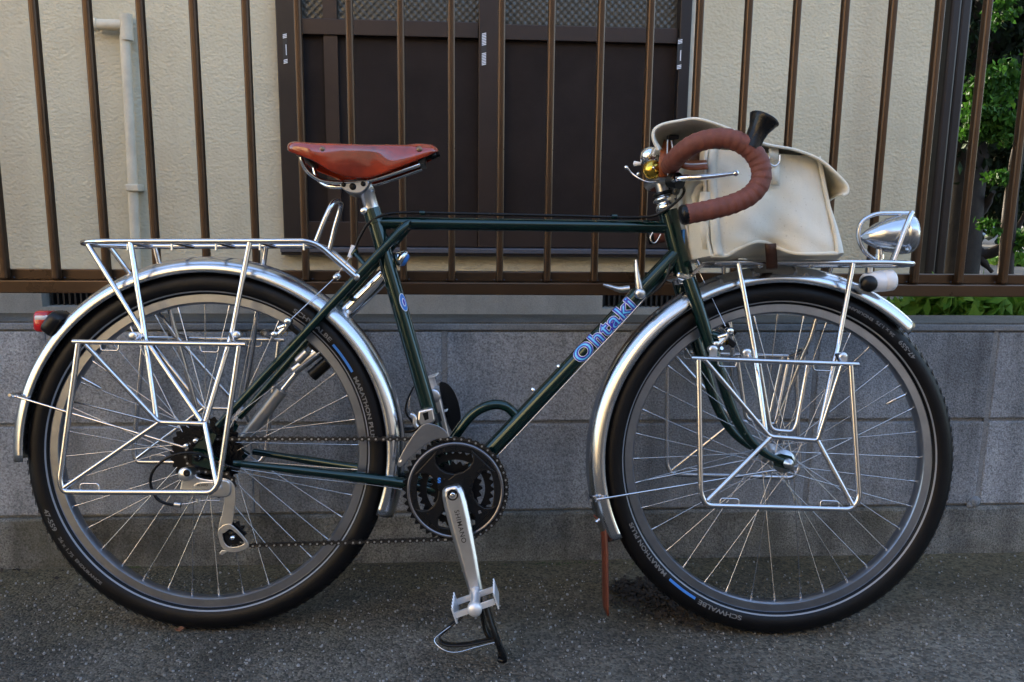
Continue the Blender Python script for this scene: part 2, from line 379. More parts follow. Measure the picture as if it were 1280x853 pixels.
class MB:
    def __init__(s):
        s.v, s.f, s.s = [], [], []
    def add(s, vs, fs, smooth=True):
        o = len(s.v)
        s.v += [tuple(x) for x in vs]
        s.f += [tuple(i + o for i in f) for f in fs]
        s.s += [smooth] * len(fs)
        return s
    def tube(s, pts, r, seg=10, closed=False, flat=None, cap=True):
        pts = [Vector(p) for p in pts]
        cl = [pts[0]]
        for p in pts[1:]:
            if (p - cl[-1]).length > 1e-6: cl.append(p)
        if not hasattr(r, '__len__'):
            r = [r] * len(cl)
        elif len(r) != len(cl):
            r = [r[min(len(r) - 1, int(i * len(r) / len(cl)))] for i in range(len(cl))]
        pts = cl
        n = len(pts)
        tg = []
        for i in range(n):
            a = pts[(i - 1) % n] if (closed or i > 0) else pts[i]
            b = pts[(i + 1) % n] if (closed or i < n - 1) else pts[i]
            tg.append((b - a).normalized())
        ref = Vector((0, 1, 0)) if abs(tg[0].y) < 0.9 else Vector((0, 0, 1))
        x = tg[0].cross(ref).normalized()
        vs, fs = [], []
        for i in range(n):
            x = (x - tg[i] * x.dot(tg[i])).normalized()
            y = tg[i].cross(x)
            for j in range(seg):
                a = 2 * PI * j / seg
                vs.append(pts[i] + (x * math.cos(a) + y * math.sin(a)) * r[i])
        m = n if closed else n - 1
        for i in range(m):
            i2 = (i + 1) % n
            for j in range(seg):
                j2 = (j + 1) % seg
                fs.append((i * seg + j, i * seg + j2, i2 * seg + j2, i2 * seg + j))
        s.add(vs, fs)
        if cap and not closed:
            s.add(vs[:seg], [tuple(range(seg))[::-1]], False)
            s.add(vs[-seg:], [tuple(range(seg))], False)
        return s
    def lathe(s, prof, o, ax, seg=24, smooth=True):
        """prof = [(along axis, radius)]"""
        o, ax = Vector(o), Vector(ax).normalized()
        x = ax.orthogonal().normalized(); y = ax.cross(x)
        vs, fs = [], []
        for h, r in prof:
            for j in range(seg):
                a = 2 * PI * j / seg
                vs.append(o + ax * h + (x * math.cos(a) + y * math.sin(a)) * max(r, 1e-5))
        for i in range(len(prof) - 1):
            for j in range(seg):
                j2 = (j + 1) % seg
                fs.append((i * seg + j, i * seg + j2, (i + 1) * seg + j2, (i + 1) * seg + j))
        s.add(vs, fs, smooth)
        return s
    def box(s, c, d, rot=None):
        c = Vector(c); vs = []
        for i in (-1, 1):
            for j in (-1, 1):
                for k in (-1, 1):
                    p = Vector((i * d[0] / 2, j * d[1] / 2, k * d[2] / 2))
                    if rot: p = rot @ p
                    vs.append(c + p)
        s.add(vs, [(0, 1, 3, 2), (4, 6, 7, 5), (0, 4, 5, 1), (2, 3, 7, 6), (0, 2, 6, 4), (1, 5, 7, 3)], False)
        return s
    def bx(s, x0, x1, y0, y1, z0, z1):
        return s.box(((x0 + x1) / 2, (y0 + y1) / 2, (z0 + z1) / 2), (abs(x1 - x0), abs(y1 - y0), abs(z1 - z0)))
    def bar(s, a, b, wx, wy, side=(0, 1, 0)):
        """rectangular bar from a to b"""
        a, b = Vector(a), Vector(b); t = (b - a)
        y = Vector(side); y = (y - t.normalized() * y.dot(t.normalized())).normalized(); x = y.cross(t).normalized()
        m = Matrix((x, y, t.normalized())).transposed()
        return s.box((a + b) / 2, (wx, wy, t.length), m)
    def plate(s, outline, depth):
        """closed outline of points extruded by the vector depth"""
        n = len(outline); d = Vector(depth); a = [Vector(p) for p in outline]
        s.add(a + [p + d for p in a], [tuple(range(n)), tuple(range(2 * n - 1, n - 1, -1))] + [(i, i + n, (i + 1) % n + n, (i + 1) % n) for i in range(n)], False)
        return s
    def ring(s, c, inner, outer, y0, y1, seg=72):
        """annular plate in the wheel plane; inner / outer are radii or functions of the angle"""
        c = Vector(c); vs = []
        fi = inner if callable(inner) else (lambda a: inner)
        fo = outer if callable(outer) else (lambda a: outer)
        for i in range(seg):
            a = 2 * PI * i / seg
            e = Vector((math.cos(a), 0, math.sin(a)))
            for r_, y_ in ((fi(a), y0), (fo(a), y0), (fo(a), y1), (fi(a), y1)):
                vs.append(c + e * r_ + Vector((0, y_, 0)))
        fs = []
        for i in range(seg):
            j = (i + 1) % seg
            for k in range(4):
                k2 = (k + 1) % 4
                fs.append((i * 4 + k, i * 4 + k2, j * 4 + k2, j * 4 + k))
        return s.add(vs, fs, False)
    def grid(s, rows, smooth=True, closed=False):
        n = len(rows[0]); vs = [p for r_ in rows for p in r_]; fs = []
        for i in range(len(rows) - 1):
            for j in range(n if closed else n - 1):
                j2 = (j + 1) % n
                fs.append((i * n + j, i * n + j2, (i + 1) * n + j2, (i + 1) * n + j))
        return s.add(vs, fs, smooth)
    def mesh(s, name, material):
        me = bpy.data.meshes.new(name)
        me.from_pydata(s.v, [], s.f)
        me.polygons.foreach_set('use_smooth', s.s)
        me.materials.append(material)
        bm = bmesh.new(); bm.from_mesh(me)
        bmesh.ops.recalc_face_normals(bm, faces=bm.faces)
        bm.to_mesh(me); bm.free()
        me.update()
        return me
    def build(s, name, material, parent=None, bevel=0.0, solid=0.0, loc=None):
        me = s.mesh(name, material)
        o = bpy.data.objects.new(name, me)
        C.objects.link(o)
        if parent: o.parent = parent
        if loc: o.location = loc
        if solid:
            md = o.modifiers.new('thickness', 'SOLIDIFY'); md.thickness = solid; md.offset = 0
        if bevel:
            md = o.modifiers.new('edge', 'BEVEL'); md.width = bevel; md.segments = 2; md.limit_method = 'ANGLE'; md.angle_limit = R(40)
        return o

def tag(o, label=None, cat=None, group=None, kind=None):
    if label: o['label'] = label
    if cat: o['category'] = cat
    if group: o['group'] = group
    if kind: o['kind'] = kind
    return o
def thing(name, label, cat, loc=(0, 0, 0), group=None):
    o = bpy.data.objects.new(name, None); C.objects.link(o)
    o.empty_display_size = 0.1
    o.location = loc
    return tag(o, label, cat, group)
def share(name, mesh, parent, loc=(0, 0, 0), rot=(0, 0, 0)):
    o = bpy.data.objects.new(name, mesh); C.objects.link(o)
    o.parent = parent; o.location = loc; o.rotation_euler = rot
    return o
def text_mesh(body, size, offset=0.0, extrude=0.0, spacing=1.0):
    cu = bpy.data.curves.new('lettering', 'FONT')
    cu.body = body; cu.size = size; cu.offset = offset; cu.extrude = extrude
    cu.align_x = 'CENTER'; cu.align_y = 'CENTER'; cu.space_character = spacing
    cu.resolution_u = 4
    o = bpy.data.objects.new('lettering', cu); C.objects.link(o)
    dg = bpy.context.evaluated_depsgraph_get()
    me = o.evaluated_get(dg).to_mesh()
    vs = [v.co.copy() for v in me.vertices]; fs = [tuple(p.vertices) for p in me.polygons]
    o.evaluated_get(dg).to_mesh_clear()
    bpy.data.objects.remove(o); bpy.data.curves.remove(cu)
    return vs, fs

# ================================================================== SETTING
def gz(x, y):
    d = max(0.0, (YW - y) / 0.3)
    return -0.0092 * min(1, max(0, (x + 0.46) / 1.035)) * min(d, 4)
def frange(a, b, n):
    return [a + (b - a) * i / n for i in range(n + 1)]
xs = [-60, -20, -8, -4, -2.5] + frange(-1.8, 1.8, 36) + [2.5, 4, 8, 20, 60]
ys = [-60, -20, -10, -4, -1.5, -0.5] + frange(0, 1.66, 30) + [1.75]
g = MB()
rr = random.Random(3)
g.grid([[Vector((x, y, gz(x, y) + (rr.uniform(-0.0012, 0.0012) if 0.1 < y < 1.6 and abs(x) < 1.8 else 0))) for x in xs] for y in ys])
tag(g.build('road', MAT['road']), kind='structure')
# soil of the garden behind the wall
g = MB(); g.grid([[Vector((x, y, 0.30)) for x in (-12, -4, 0, 4, 12, 60)] for y in (1.762, 3, 6, 12, 60)])
tag(g.build('garden_ground', MAT['dirt']), kind='structure')

# loose stone chips bedded in the asphalt
g = MB(); rr = random.Random(11)
for i in range(7000):
    x = rr.uniform(-1.15, 1.25); y = rr.uniform(0.78, 1.62)
    if rr.random() < max(0, (y - 1.25) / 0.5): continue
    s_ = 0.0008 + 0.0022 * rr.random() ** 2.6
    if rr.random() < 0.002: s_ *= 1.6
    a0 = rr.uniform(0, 6.3); z = gz(x, y)
    k = 5; el = rr.uniform(0.5, 1)
    base = [Vector((x + s_ * math.cos(a0) * math.cos(2 * PI * j / k) - s_ * el * math.sin(a0) * math.sin(2 * PI * j / k), y + s_ * math.sin(a0) * math.cos(2 * PI * j / k) + s_ * el * math.cos(a0) * math.sin(2 * PI * j / k), z)) for j in range(k)]
    topv = [b_ + Vector((0, 0, s_ * rr.uniform(0.3, 0.8) + 0.0012)) for b_ in base]
    g.add(base + topv, [tuple(range(k, 2 * k))] + [(j, (j + 1) % k, (j + 1) % k + k, j + k) for j in range(k)], False)
tag(g.build('stone_chips', MAT['chip']), kind='stuff')

# ---- low block wall
wall = thing('block_wall', 'low grey concrete block wall with a flat coping behind the bicycle', 'wall', (0, YW, 0))
g = MB(); g.bx(-6, 6, 0.0075, 0.118, 0.02, ZF + 0.3995)
g.build('mortar_core', MAT['mortar'], wall)
g = MB()
nx = 160
rr = random.Random(5)
rows = []
for zz, yy in ((-0.05, -0.012), (0.0, -0.010), (0.02, -0.009), (0.05, -0.008), (0.08, -0.007), (ZF - 0.006, -0.006), (ZF - 0.001, -0.003), (ZF, 0.02)):
    rows.append([Vector((-6 + 12 * i / nx, yy + rr.uniform(-0.0016, 0.0016), zz + (rr.uniform(-0.0015, 0.0015) if zz > 0 else 0))) for i in range(nx + 1)])
g.grid(rows, False)
g.build('footing', MAT['footing'], wall)
XJ = W(1225, 600, YW).x
bme = MB().bx(-0.1945, 0.1945, 0, 0.1, -0.0962, 0.0962)
bmesh_block = bme.mesh('concrete_block', MAT['block'])
rr = random.Random(9)
for course in range(2):
    for k in range(-8, 9):
        o = share('concrete_block', bmesh_block, wall, (XJ - 0.2 + 0.4 * k, rr.uniform(-0.0012, 0.0012), ZF + 0.1 + 0.2 * course))
        md = o.modifiers.new('edge', 'BEVEL'); md.width = 0.003; md.segments = 2
for k in range(-9, 10):
    g = MB(); g.bx(XJ + 0.4 * k - 0.0052, XJ + 0.4 * k + 0.0052, 0.0018, 0.02, ZF + 0.003, ZF + 0.3990); g.build('mortar_joint', MAT['mortar'], wall)
# coping: pale mortar bed in front, dark weathered top
g = MB(); g.bx(-6, 6, -0.0015, 0.1, ZF + 0.4002, ZF + 0.4135)
g.build('coping_edge', MAT['coping'], wall, bevel=0.002)
g = MB(); g.bx(-6, 6, 0.002, 0.121, ZF + 0.4137, ZF + 0.4175)
g.build('coping_top', MAT['copingtop'], wall)
# blobs of mortar and moss at the foot
for px, py, r_ in ((1219, 628, 0.012), (1273, 664, 0.007), (1213, 632, 0.007)):
    p = W(px, py, YW - 0.004); g = MB()
    g.lathe([(-r_ * 0.2, r_ * 1.2), (r_ * 0.15, r_ * 0.9), (r_ * 0.35, r_ * 0.45), (r_ * 0.4, 0)], p - Vector((0, YW, 0)), (0, -1, 0), 9)
    g.build('mortar_blob', MAT['coping'], wall)

# ---- fence
fence = thing('railing_fence', 'brown metal railing of upright bars on the block wall', 'fence', (0, YF, 0))
g = MB(); g.bx(-6, 6, -0.014, 0.03, ZR - 0.0275, ZR - 0.001)
g.build('bottom_rail', MAT['bronze'], fence, bevel=0.0022)
g = MB(); g.bx(-6, 6, 0.008, 0.028, ZR - 0.0008, ZR + 0.0205)
g.build('rail_channel', MAT['bronze'], fence, bevel=0.0015)
g = MB(); g.bx(-6, 6, -0.014, 0.03, 1.32, 1.36)
g.build('top_rail', MAT['bronze'], fence, bevel=0.002)
bar_me = MB().bx(-0.0072, 0.0072, -0.013, 0.007, 0, 1.32 - ZR).mesh('bar', MAT['bronze'])
screw_me = MB().lathe([(0, 0.002), (0.0012, 0.0018), (0.0014, 0)], (0, 0, 0), (0, -1, 0), 8).mesh('screw', MAT['sill'])
for i in range(-18, 40):
    o = share('bar', bar_me, fence, (FX0 + FSP * i, 0, ZR + 0.0002))
    md = o.modifiers.new('edge', 'BEVEL'); md.width = 0.0048; md.segments = 4
    for dx in (-0.0105, 0.0105): share('screw', screw_me, fence, (FX0 + FSP * i + dx, 0.0079, ZR + 0.003))
for px in (-2.4, 2.4):
    g = MB(); g.bx(px - 0.02, px + 0.02, 0.032, 0.06, ZF + 0.418, 1.38); g.build('post', MAT['bronze'], fence)

# ---- house
house = thing('house', 'cream stucco house with a brown sliding window behind the railing', 'house', (0, YH, 0))
def hw(px, py, dy=0.0):
    p = W(px, py, YH + dy); return p.x, p.z
wx0 = hw(350, 150)[0]; wx1 = hw(863, 150)[0]
wz0 = hw(600, 316)[1]; wz1 = 2.05
hx1 = hw(1150, 200)[0]
pz = hw(600, 352)[1]
g = MB()
g.bx(-9, wx0, 0, 0.15, pz, 6.0); g.bx(wx1, hx1, 0, 0.15, pz, 6.0)
g.bx(wx0, wx1, 0, 0.15, pz, wz0); g.bx(wx0, wx1, 0, 0.15, wz1, 6.0)
g.bx(hx1 - 0.15, hx1, 0.15, 3.2, pz, 6.0)
g.build('wall', MAT['stucco'], house)
g = MB()
v1 = (hw(55, 378)[0], hw(150, 378)[0]); v2 = (hw(752, 385)[0], hw(800, 385)[0] + 0.22)
vz = hw(700, 385)[1]
cur = -9
for a, b in (v1, v2):
    g.bx(cur, a, -0.012, 0.15, 0.2, pz - 0.001); g.bx(a, b, -0.012, 0.15, 0.2, vz); cur = b
g.bx(cur, hx1, -0.012, 0.15, 0.2, pz - 0.001)
g.build('foundation', MAT['plinth'], house)
for a, b in (v1, v2):
    g = MB(); g.bx(a, b, 0.06, 0.08, vz, pz - 0.002)
    k = a + 0.008
    while k < b - 0.008:
        g.bx(k, k + 0.006, 0.03, 0.058, vz, pz - 0.002); k += 0.018
    g.build('floor_vent', MAT['vent'], house)
g = MB(); g.bx(-8.9, hx1 - 0.16, 0.5, 0.55, 0.3, 5.9); g.build('inner_light_block', MAT['vent'], house)  # unseen dark sheet added to stop sun leaking through window gaps
g = MB(); g.bx(-9, hx1, 0.152, 0.2, 0.2, wz0 - 0.02); g.bx(-9, wx0 - 0.01, 0.152, 0.2, wz0 - 0.019, 5.9); g.bx(wx1 + 0.01, hx1 - 0.151, 0.152, 0.2, wz0 - 0.019, 5.9); g.build('lining_light_block', MAT['vent'], house)  # unseen dark panels added behind the wall against light leaks
# eaves and roof
g = MB(); g.bx(-9.6, hx1 + 0.5, -0.55, 3.7, 6.001, 6.15)
g.build('roof', MAT['roof'], house)
# window
win = MB()
def vbar(g_, pa, pb, y0, y1, z0=wz0, z1=wz1):
    g_.bx(hw(pa, 150)[0], hw(pb, 150)[0], y0, y1, z0, z1)
winf = MB()
vbar(winf, 351, 380, -0.02, 0.05)
zs = hw(600, 310)[1]
win_o = winf.build('window', MAT['frame_dark'], house, bevel=0.003)
g = MB(); vbar(g, 843, 857, -0.02, 0.05); g.build('jamb', MAT['frame_dark'], win_o, bevel=0.003)
g = MB(); vbar(g, 858, 862.5, -0.006, 0.05); g.build('jamb_trim', MAT['pipe'], win_o)
g = MB(); g.bx(wx0 - 0.004, wx1 + 0.002, -0.05, 0.05, hw(600, 316)[1], zs); g.build('sill', MAT['sill'], win_o, bevel=0.002)
g = MB(); g.bx(wx0 - 0.002, wx1, -0.045, 0.0, hw(600, 319.5)[1], hw(600, 316.2)[1]); g.build('sill_shadow', MAT['frame_dark'], win_o)  # dark strip stands in for the shadow line under the sill
zb = hw(600, 279)[1]; zt0 = hw(500, 46)[1]; zt1 = hw(500, 26)[1]
xa, xb, xc, xd = hw(380, 150)[0], hw(598, 150)[0], hw(627, 150)[0], hw(843, 150)[0]
g = MB(); g.bx(xb, xc, -0.012, 0.025, zs + 0.002, wz1); 
g.bx(xa + 0.001, xb - 0.001, -0.004, 0.022, zs + 0.002, zb); g.bx(xa + 0.001, xb - 0.001, -0.004, 0.022, zt0, zt1)
g.bx(xc + 0.001, xd - 0.001, -0.001, 0.022, zs + 0.002, zb - 0.002); g.bx(xc + 0.001, xd - 0.001, -0.001, 0.022, zt0 - 0.002, zt1 - 0.003)
g.build('sash', MAT['frame_brown'], win_o, bevel=0.002)
g = MB(); g.bx(hw(407, 150)[0], hw(424, 150)[0], 0.003, 0.013, zb + 0.001, wz1); g.build('screen_stile', MAT['frame_brown'], win_o)
for a, b in ((xa, xb), (xc, xd)):
    g = MB(); g.bx(a, b, 0.016, 0.02, zb, zt0); g.build('pane', MAT['pane'], win_o)
    g = MB(); g.bx(a, b, 0.024, 0.028, zt1 - 0.01, wz1); g.build('pane', MAT['patterned'], win_o)
# printed stickers on the frame
for n_, (px, y0, y1, w_, dy, solid_) in enumerate(((356.5, 41, 80, 5.5, -0.0215, 0), (605, 41, 82, 6, -0.0135, 1), (849.5, 48, 87, 6, -0.0215, 0))):
    p0 = W(px - w_ / 2, y1, YH + dy); p1 = W(px + w_ / 2, y0, YH + dy); ww = W(px + w_ / 2, y1, YH + dy).x - p0.x
    xx = W(px, (y0 + y1) / 2, YH + dy).x - ww / 2
    H_ = p1.z - p0.z
    o = MB().bx(xx, xx + ww, dy, dy + 0.0008, p0.z, p1.z).build('sticker', MAT['blackprint'], win_o)
    g = MB(); k = 0
    segs = [(0, 0.19), (0.81, 1.0)] if not solid_ else [(0.0, 0.40), (0.6, 1.0)]
    for s0, s1 in segs:
        z = p0.z + H_ * s0
        st = H_ * 0.048
        while z < p0.z + H_ * s1 - st:
            g.plate([Vector((xx + ww * 0.06, dy - 0.0006, z)), Vector((xx + ww * 0.94, dy - 0.0006, z + st * 0.7)), Vector((xx + ww * 0.94, dy - 0.0006, z + st * 1.3)), Vector((xx + ww * 0.06, dy - 0.0006, z + st * 0.6))], (0, 0.0005, 0))
            z += st * (1.0)
    if not solid_:
        g.bx(xx + ww * 0.62, xx + ww * 0.8, dy - 0.0006, dy - 0.0001, p0.z + H_ * 0.28, p0.z + H_ * 0.62)
    g.build('sticker_print', MAT['whiteprint'], win_o)
# cream drain pipe
def hp(px, py, dy):
    p = W(px, py, YH + dy); return Vector((p.x, dy, p.z))
g = MB()
pr = 0.0145
g.tube([hp(156, 45, -0.03), hp(161, 130, -0.03), hp(166, 230, -0.03), hp(171, 345, -0.03)], pr, 14)
pip = g.build('downpipe', MAT['pipe'], house)
g = MB(); g.tube([hp(157, 18, -0.03), hp(159, 51, -0.03)], 0.0185, 14); g.tube([hp(120, 31, -0.03), hp(153, 31.5, -0.03)], 0.0165, 14)
g.tube([hp(118.2, 31, -0.03), hp(122, 31, -0.03)], 0.0195, 14)
g.build('elbow', MAT['pipe'], pip)
g = MB(); p = hp(168, 235, -0.03); g.bx(p.x - 0.02, p.x + 0.02, -0.05, -0.002, p.z - 0.011, p.z + 0.011); g.build('bracket', MAT['pipe'], pip, bevel=0.004)
# dark rainwater pipes at the house corner
zbt = 0.31
for pa, pb, dy in ((1152, 1161, 0.16), (1164.5, 1177, 0.06), (1176.5, 1189.5, 0.10)):
    x0_ = hw(pa, 200, dy)[0]; x1_ = hw(pb, 200, dy)[0]
    g = MB(); g.bx(x0_, x1_, dy - 0.03, dy + 0.03, zbt, 5.9); g.build('rainwater_pipe', MAT['frame_dark'], house, bevel=0.008)

# ---- garden to the right of the house
def crown(g_, c, rx, ry, rz, n, size, rnd, clumps=14, spread=0.35):
    cs = []
    for i in range(clumps):
        while True:
            d = Vector((rnd.uniform(-1, 1), rnd.uniform(-1, 1), rnd.uniform(-1, 1)))
            if d.length < 1: break
        cs.append(Vector(c) + Vector((d.x * rx, d.y * ry, d.z * rz)))
    for i in range(n):
        q = rnd.choice(cs)
        p = q + Vector((rnd.gauss(0, rx * spread), rnd.gauss(0, ry * spread), rnd.gauss(0, rz * spread * 0.8)))
        s_ = size * rnd.uniform(0.6, 1.4)
        e = Euler((rnd.uniform(0, 6.3), rnd.uniform(0, 6.3), rnd.uniform(0, 6.3))).to_matrix()
        vs = [p + e @ Vector(v) * s_ for v in ((-0.5, 0, 0), (0, -0.28, 0.05), (0.55, 0, 0), (0, 0.28, 0.05))]
        g_.add(vs, [(0, 1, 2, 3)], False)
def tree(name, label, base, h, lean, tr, crowns, leaf, rnd, limbs=(), cat='tree', group=None):
    t = thing(name, label, cat, base, group)
    g_ = MB()
    topp = Vector((lean[0], lean[1], h))
    g_.tube(spline([Vector((0, 0, -0.05)), topp * 0.35 + Vector((rnd.uniform(-.03, .03), 0, 0)), topp * 0.7 + Vector((rnd.uniform(-.04, .04), 0, 0)), topp], 4), [tr, tr * .9, tr * .8, tr * .65, tr * .5, tr * .35, tr * .2], 8)
    for l in limbs:
        g_.tube(spline([Vector(p) for p in l], 4), [tr * .4, tr * .3, tr * .22, tr * .12], 6)
    g_.build('trunk', MAT['bark'], t)
    g_ = MB()
    for c, rx, ry, rz, n, size, cl, sp in crowns:
        crown(g_, c, rx, ry, rz, n, size, rnd, cl, sp)
    g_.build('crown', leaf, t)
    return t
rr = random.Random(21)
b0 = Vector((W(1200, 330, 4.2).x, 4.2, 0.3))
def rel(px, py, Y, b): return W(px, py, Y) - b
tree('evergreen_tree', 'dark evergreen tree with a black trunk just right of the house corner', b0, 3.2, (0.1, 0.1), 0.10,
     [(rel(1200, 40, 4.3, b0), 0.35, 0.4, 0.55, 5000, 0.055, 18, 0.3), (rel(1290, 20, 4.3, b0), 0.4, 0.4, 0.6, 5000, 0.055, 18, 0.3), (rel(1195, 190, 4.6, b0), 0.14, 0.3, 0.4, 2600, 0.05, 12, 0.35), (rel(1262, 240, 4.6, b0), 0.22, 0.3, 0.16, 1500, 0.05, 9, 0.35)],
     MAT['leafdark'], rr, [(rel(1203, 300, 4.2, b0), rel(1230, 318, 4.2, b0), rel(1262, 300, 4.1, b0), rel(1290, 250, 4.0, b0)), (rel(1205, 330, 4.2, b0), rel(1222, 322, 4.2, b0), rel(1240, 340, 4.2, b0)), (rel(1203, 280, 4.2, b0), rel(1228, 262, 4.2, b0), rel(1242, 240, 4.1, b0))])
b1 = Vector((W(1262, 330, 3.5).x, 3.5, 0.3))
tree('conifer_tree', 'bright green conifer with fan shaped sprays behind the last railing bars', b1, 1.55, (-0.03, 0), 0.035,
     [(rel(1240, 110, 3.5, b1), 0.08, 0.1, 0.09, 2200, 0.030, 12, 0.3), (rel(1226, 150, 3.5, b1), 0.08, 0.1, 0.07, 1800, 0.030, 10, 0.3), (rel(1252, 165, 3.5, b1), 0.1, 0.1, 0.06, 1300, 0.030, 12, 0.3),
      (rel(1248, 15, 3.5, b1), 0.05, 0.1, 0.05, 220, 0.030, 6, 0.3), (rel(1245, 225, 3.5, b1), 0.05, 0.08, 0.04, 300, 0.026, 6, 0.3), (rel(1240, 285, 3.5, b1), 0.04, 0.08, 0.03, 200, 0.026, 5, 0.3), (rel(1275, 300, 3.5, b1), 0.05, 0.08, 0.05, 500, 0.028, 8, 0.3)],
     MAT['leaf'], rr)
b2 = Vector((W(1235, 400, 2.15).x, 2.15, 0.3))
tree('low_shrub', 'low leafy green shrub growing behind the coping under the railing', b2, 0.22, (0, 0), 0.012,
     [(Vector((-0.09, 0, 0.16)), 0.15, 0.1, 0.10, 1300, 0.05, 22, 0.25), (Vector((0.2, 0, 0.16)), 0.2, 0.1, 0.10, 1500, 0.05, 24, 0.25)],
     MAT['leafbright'], rr, [((0, 0, 0), (0.05, -0.06, 0.1), (0.12, -0.08, 0.2)), ((0, 0, 0), (-0.05, -0.06, 0.1), (-0.1, -0.05, 0.2))], 'shrub')
b3 = Vector((W(1188, 330, 8.0).x, 8.0, 0.3))
tree('golden_tree', 'sunlit golden leaved tree seen through a gap beside the house corner', b3, 1.2, (0, 0), 0.03,
     [(rel(1189, 225, 8, b3), 0.06, 0.1, 0.22, 420, 0.05, 12, 0.3), (rel(1243, 203, 8, b3), 0.10, 0.1, 0.10, 160, 0.05, 5, 0.3)], MAT['leafgold'], rr)
b4 = Vector((W(1262, 345, 6.5).x, 6.5, 0.3))
tree('garden_bush', 'small yellow green bush in front of the pale grey building', b4, 0.4, (0, 0), 0.02,
     [(rel(1265, 330, 6.5, b4), 0.16, 0.15, 0.09, 700, 0.045, 10, 0.3)], MAT['leafbright'], rr, (), 'bush')
# dark hedge wall of trees further back
g = MB(); rnd = random.Random(5)
for i in range(5):
    crown(g, (2.2 + i * 1.3, 9.5 + 0.3 * i, 2.8), 0.8, 0.7, 2.4, 4200, 0.16, rnd, 26, 0.3)
tag(g.build('far_wood', MAT['leafdark']), kind='stuff')
# pale building beyond
fb = thing('far_building', 'pale grey building far behind the garden at the right edge', 'building', (4.6, 14, 0.3))
g = MB(); g.bx(-0.9, 5, 0, 4, 0, 1.25); g.build('wall', MAT['greywall'], fb)
g = MB(); g.bx(-1.1, 5.2, -0.2, 4.2, 1.251, 1.35); g.build('roof', MAT['roof'], fb)
for x_ in (-0.6, 0.1, 0.9):
    g = MB(); g.bx(x_, x_ + 0.35, -0.02, 0.02, 0.45, 1.0); g.build('window', MAT['white'], fb, bevel=0.005)

# ---- unseen house added behind the viewer: mirrored in chrome and paint, blocks sky
ob = thing('unseen_facing_house', 'unseen warm cream house added across the street for warm reflections', 'house', (0, -6.2, 0))
g = MB(); g.bx(-15, -2.8, -5, 0, 0, 8.0); g.build('wall', MAT['creamwall'], ob)
g = MB(); g.bx(-15.5, -2.4, -5.5, 0.4, 8.01, 8.2); g.build('roof', MAT['roof'], ob)
for x_ in (-12, -8.5, -5.6):
    for z_ in (0.9, 3.8):
        g = MB(); g.bx(x_, x_ + 1.0, 0.001, 0.05, z_, z_ + 1.1); g.build('window', MAT['frame_dark'], ob)
ow = thing('unseen_facing_building', 'unseen long dark building added across the street to darken reflections', 'building', (0, -6.8, 0))  # unseen block added so metal and black parts mirror something dark
g = MB(); g.bx(-2.6, 22, -4, 0, -0.05, 5.0); g.build('wall', MAT['darkreflected'], ow)
g = MB(); g.bx(-2.7, 22.2, -4.2, 0.3, 5.01, 5.15); g.build('roof', MAT['roof'], ow)

# ================================================================== BICYCLE
bike = thing('bicycle', 'dark green touring bicycle with chrome racks and a brown leather saddle leaning on the railing', 'bicycle', BO)
bike.rotation_mode = 'YXZ'
bike.rotation_euler = (-LEAN, SLOPE, BYAW)

BB = B(565.5, 614, 0)
# ---- frame
SEAT_T = B(465.5, 264, 0)
HT, HB = B(834, 262, 0), B(855, 346, 0)
DT = B(846, 318, 0); TT = B(836, 284, 0)
fr = MB()
fr.tube([BB, SEAT_T], 0.0146, 20)
fr.tube([B(476, 279, 0), TT], 0.0118, 20)
fr.tube([HT, HB], 0.0165, 20)
fr.tube([BB, DT], 0.0160, 20)
fr.lathe([(-0.035, 0.0), (-0.035, 0.02), (0.035, 0.02), (0.035, 0.0)], BB, (0, 1, 0), 20)
for s in (1, -1):
    # seat stays run past the seat tube and end in a scooped tip on the top tube
    top_ = B(499, 290, 0.022); bot_ = B(272, 533, 0.060)
    p0, p1 = Vector((top_.x, -0.0215 * s, top_.z)), Vector((bot_.x, -0.060 * s, bot_.z))
    tip = B(513, 275.5, 0.017); p2 = Vector((tip.x, -0.0165 * s, tip.z))
    fr.tube([p1, p1.lerp(p0, 0.3), p1.lerp(p0, 0.7), p0, p0.lerp(p2, 0.6), p2], [0.0062, 0.0078, 0.0082, 0.0082, 0.0074, 0.0018], 14)
    # chain stays
    a = B(292, 579, 0.058); b_ = B(390, 590, 0.045); c_ = B(500, 603, 0.028)
    fr.tube(spline([Vector((a.x, -0.058 * s, a.z)), Vector((b_.x, -0.045 * s, b_.z)), Vector((c_.x, -0.030 * s, c_.z)), BB + Vector((-0.01, -0.018 * s, 0))], 4), [0.0062] * 3 + [0.0078] * 3 + [0.0098] * 3 + [0.0105] * 4, 14)
    # dropout plate
    hx = Vector((0, -0.062 * s, RW))
    fr.plate([hx + Vector(q) for q in ((-0.012, 0, -0.012), (0.004, 0, -0.018), (0.040, 0, -0.028), (0.052, 0, -0.016), (0.018, 0, 0.008), (0.030, 0, 0.038), (0.018, 0, 0.046), (-0.010, 0, 0.014))], (0, 0.005 * s, 0))
# stay bridge near the rack foot and the brake cable stop
fr.tube([B(424, 366, 0.028), B(424, 366, 0.028) + Vector((0, 0.056, 0))], 0.005, 10)
fr.tube([B(458, 333, 0.030), B(443, 316, 0.012)], 0.0042, 10); fr.lathe([(-0.006, 0.0055), (0.006, 0.0055)], B(443, 316, 0.012), (0.6, 0, 0.8), 10)
# curved brace between bottom bracket and down tube
fr.tube(spline(BP([(558, 566, 0), (572, 541, 0), (592, 517, 0), (614, 506.5, 0), (632, 508, 0), (645, 519, 0)]), 6), 0.0092, 16)
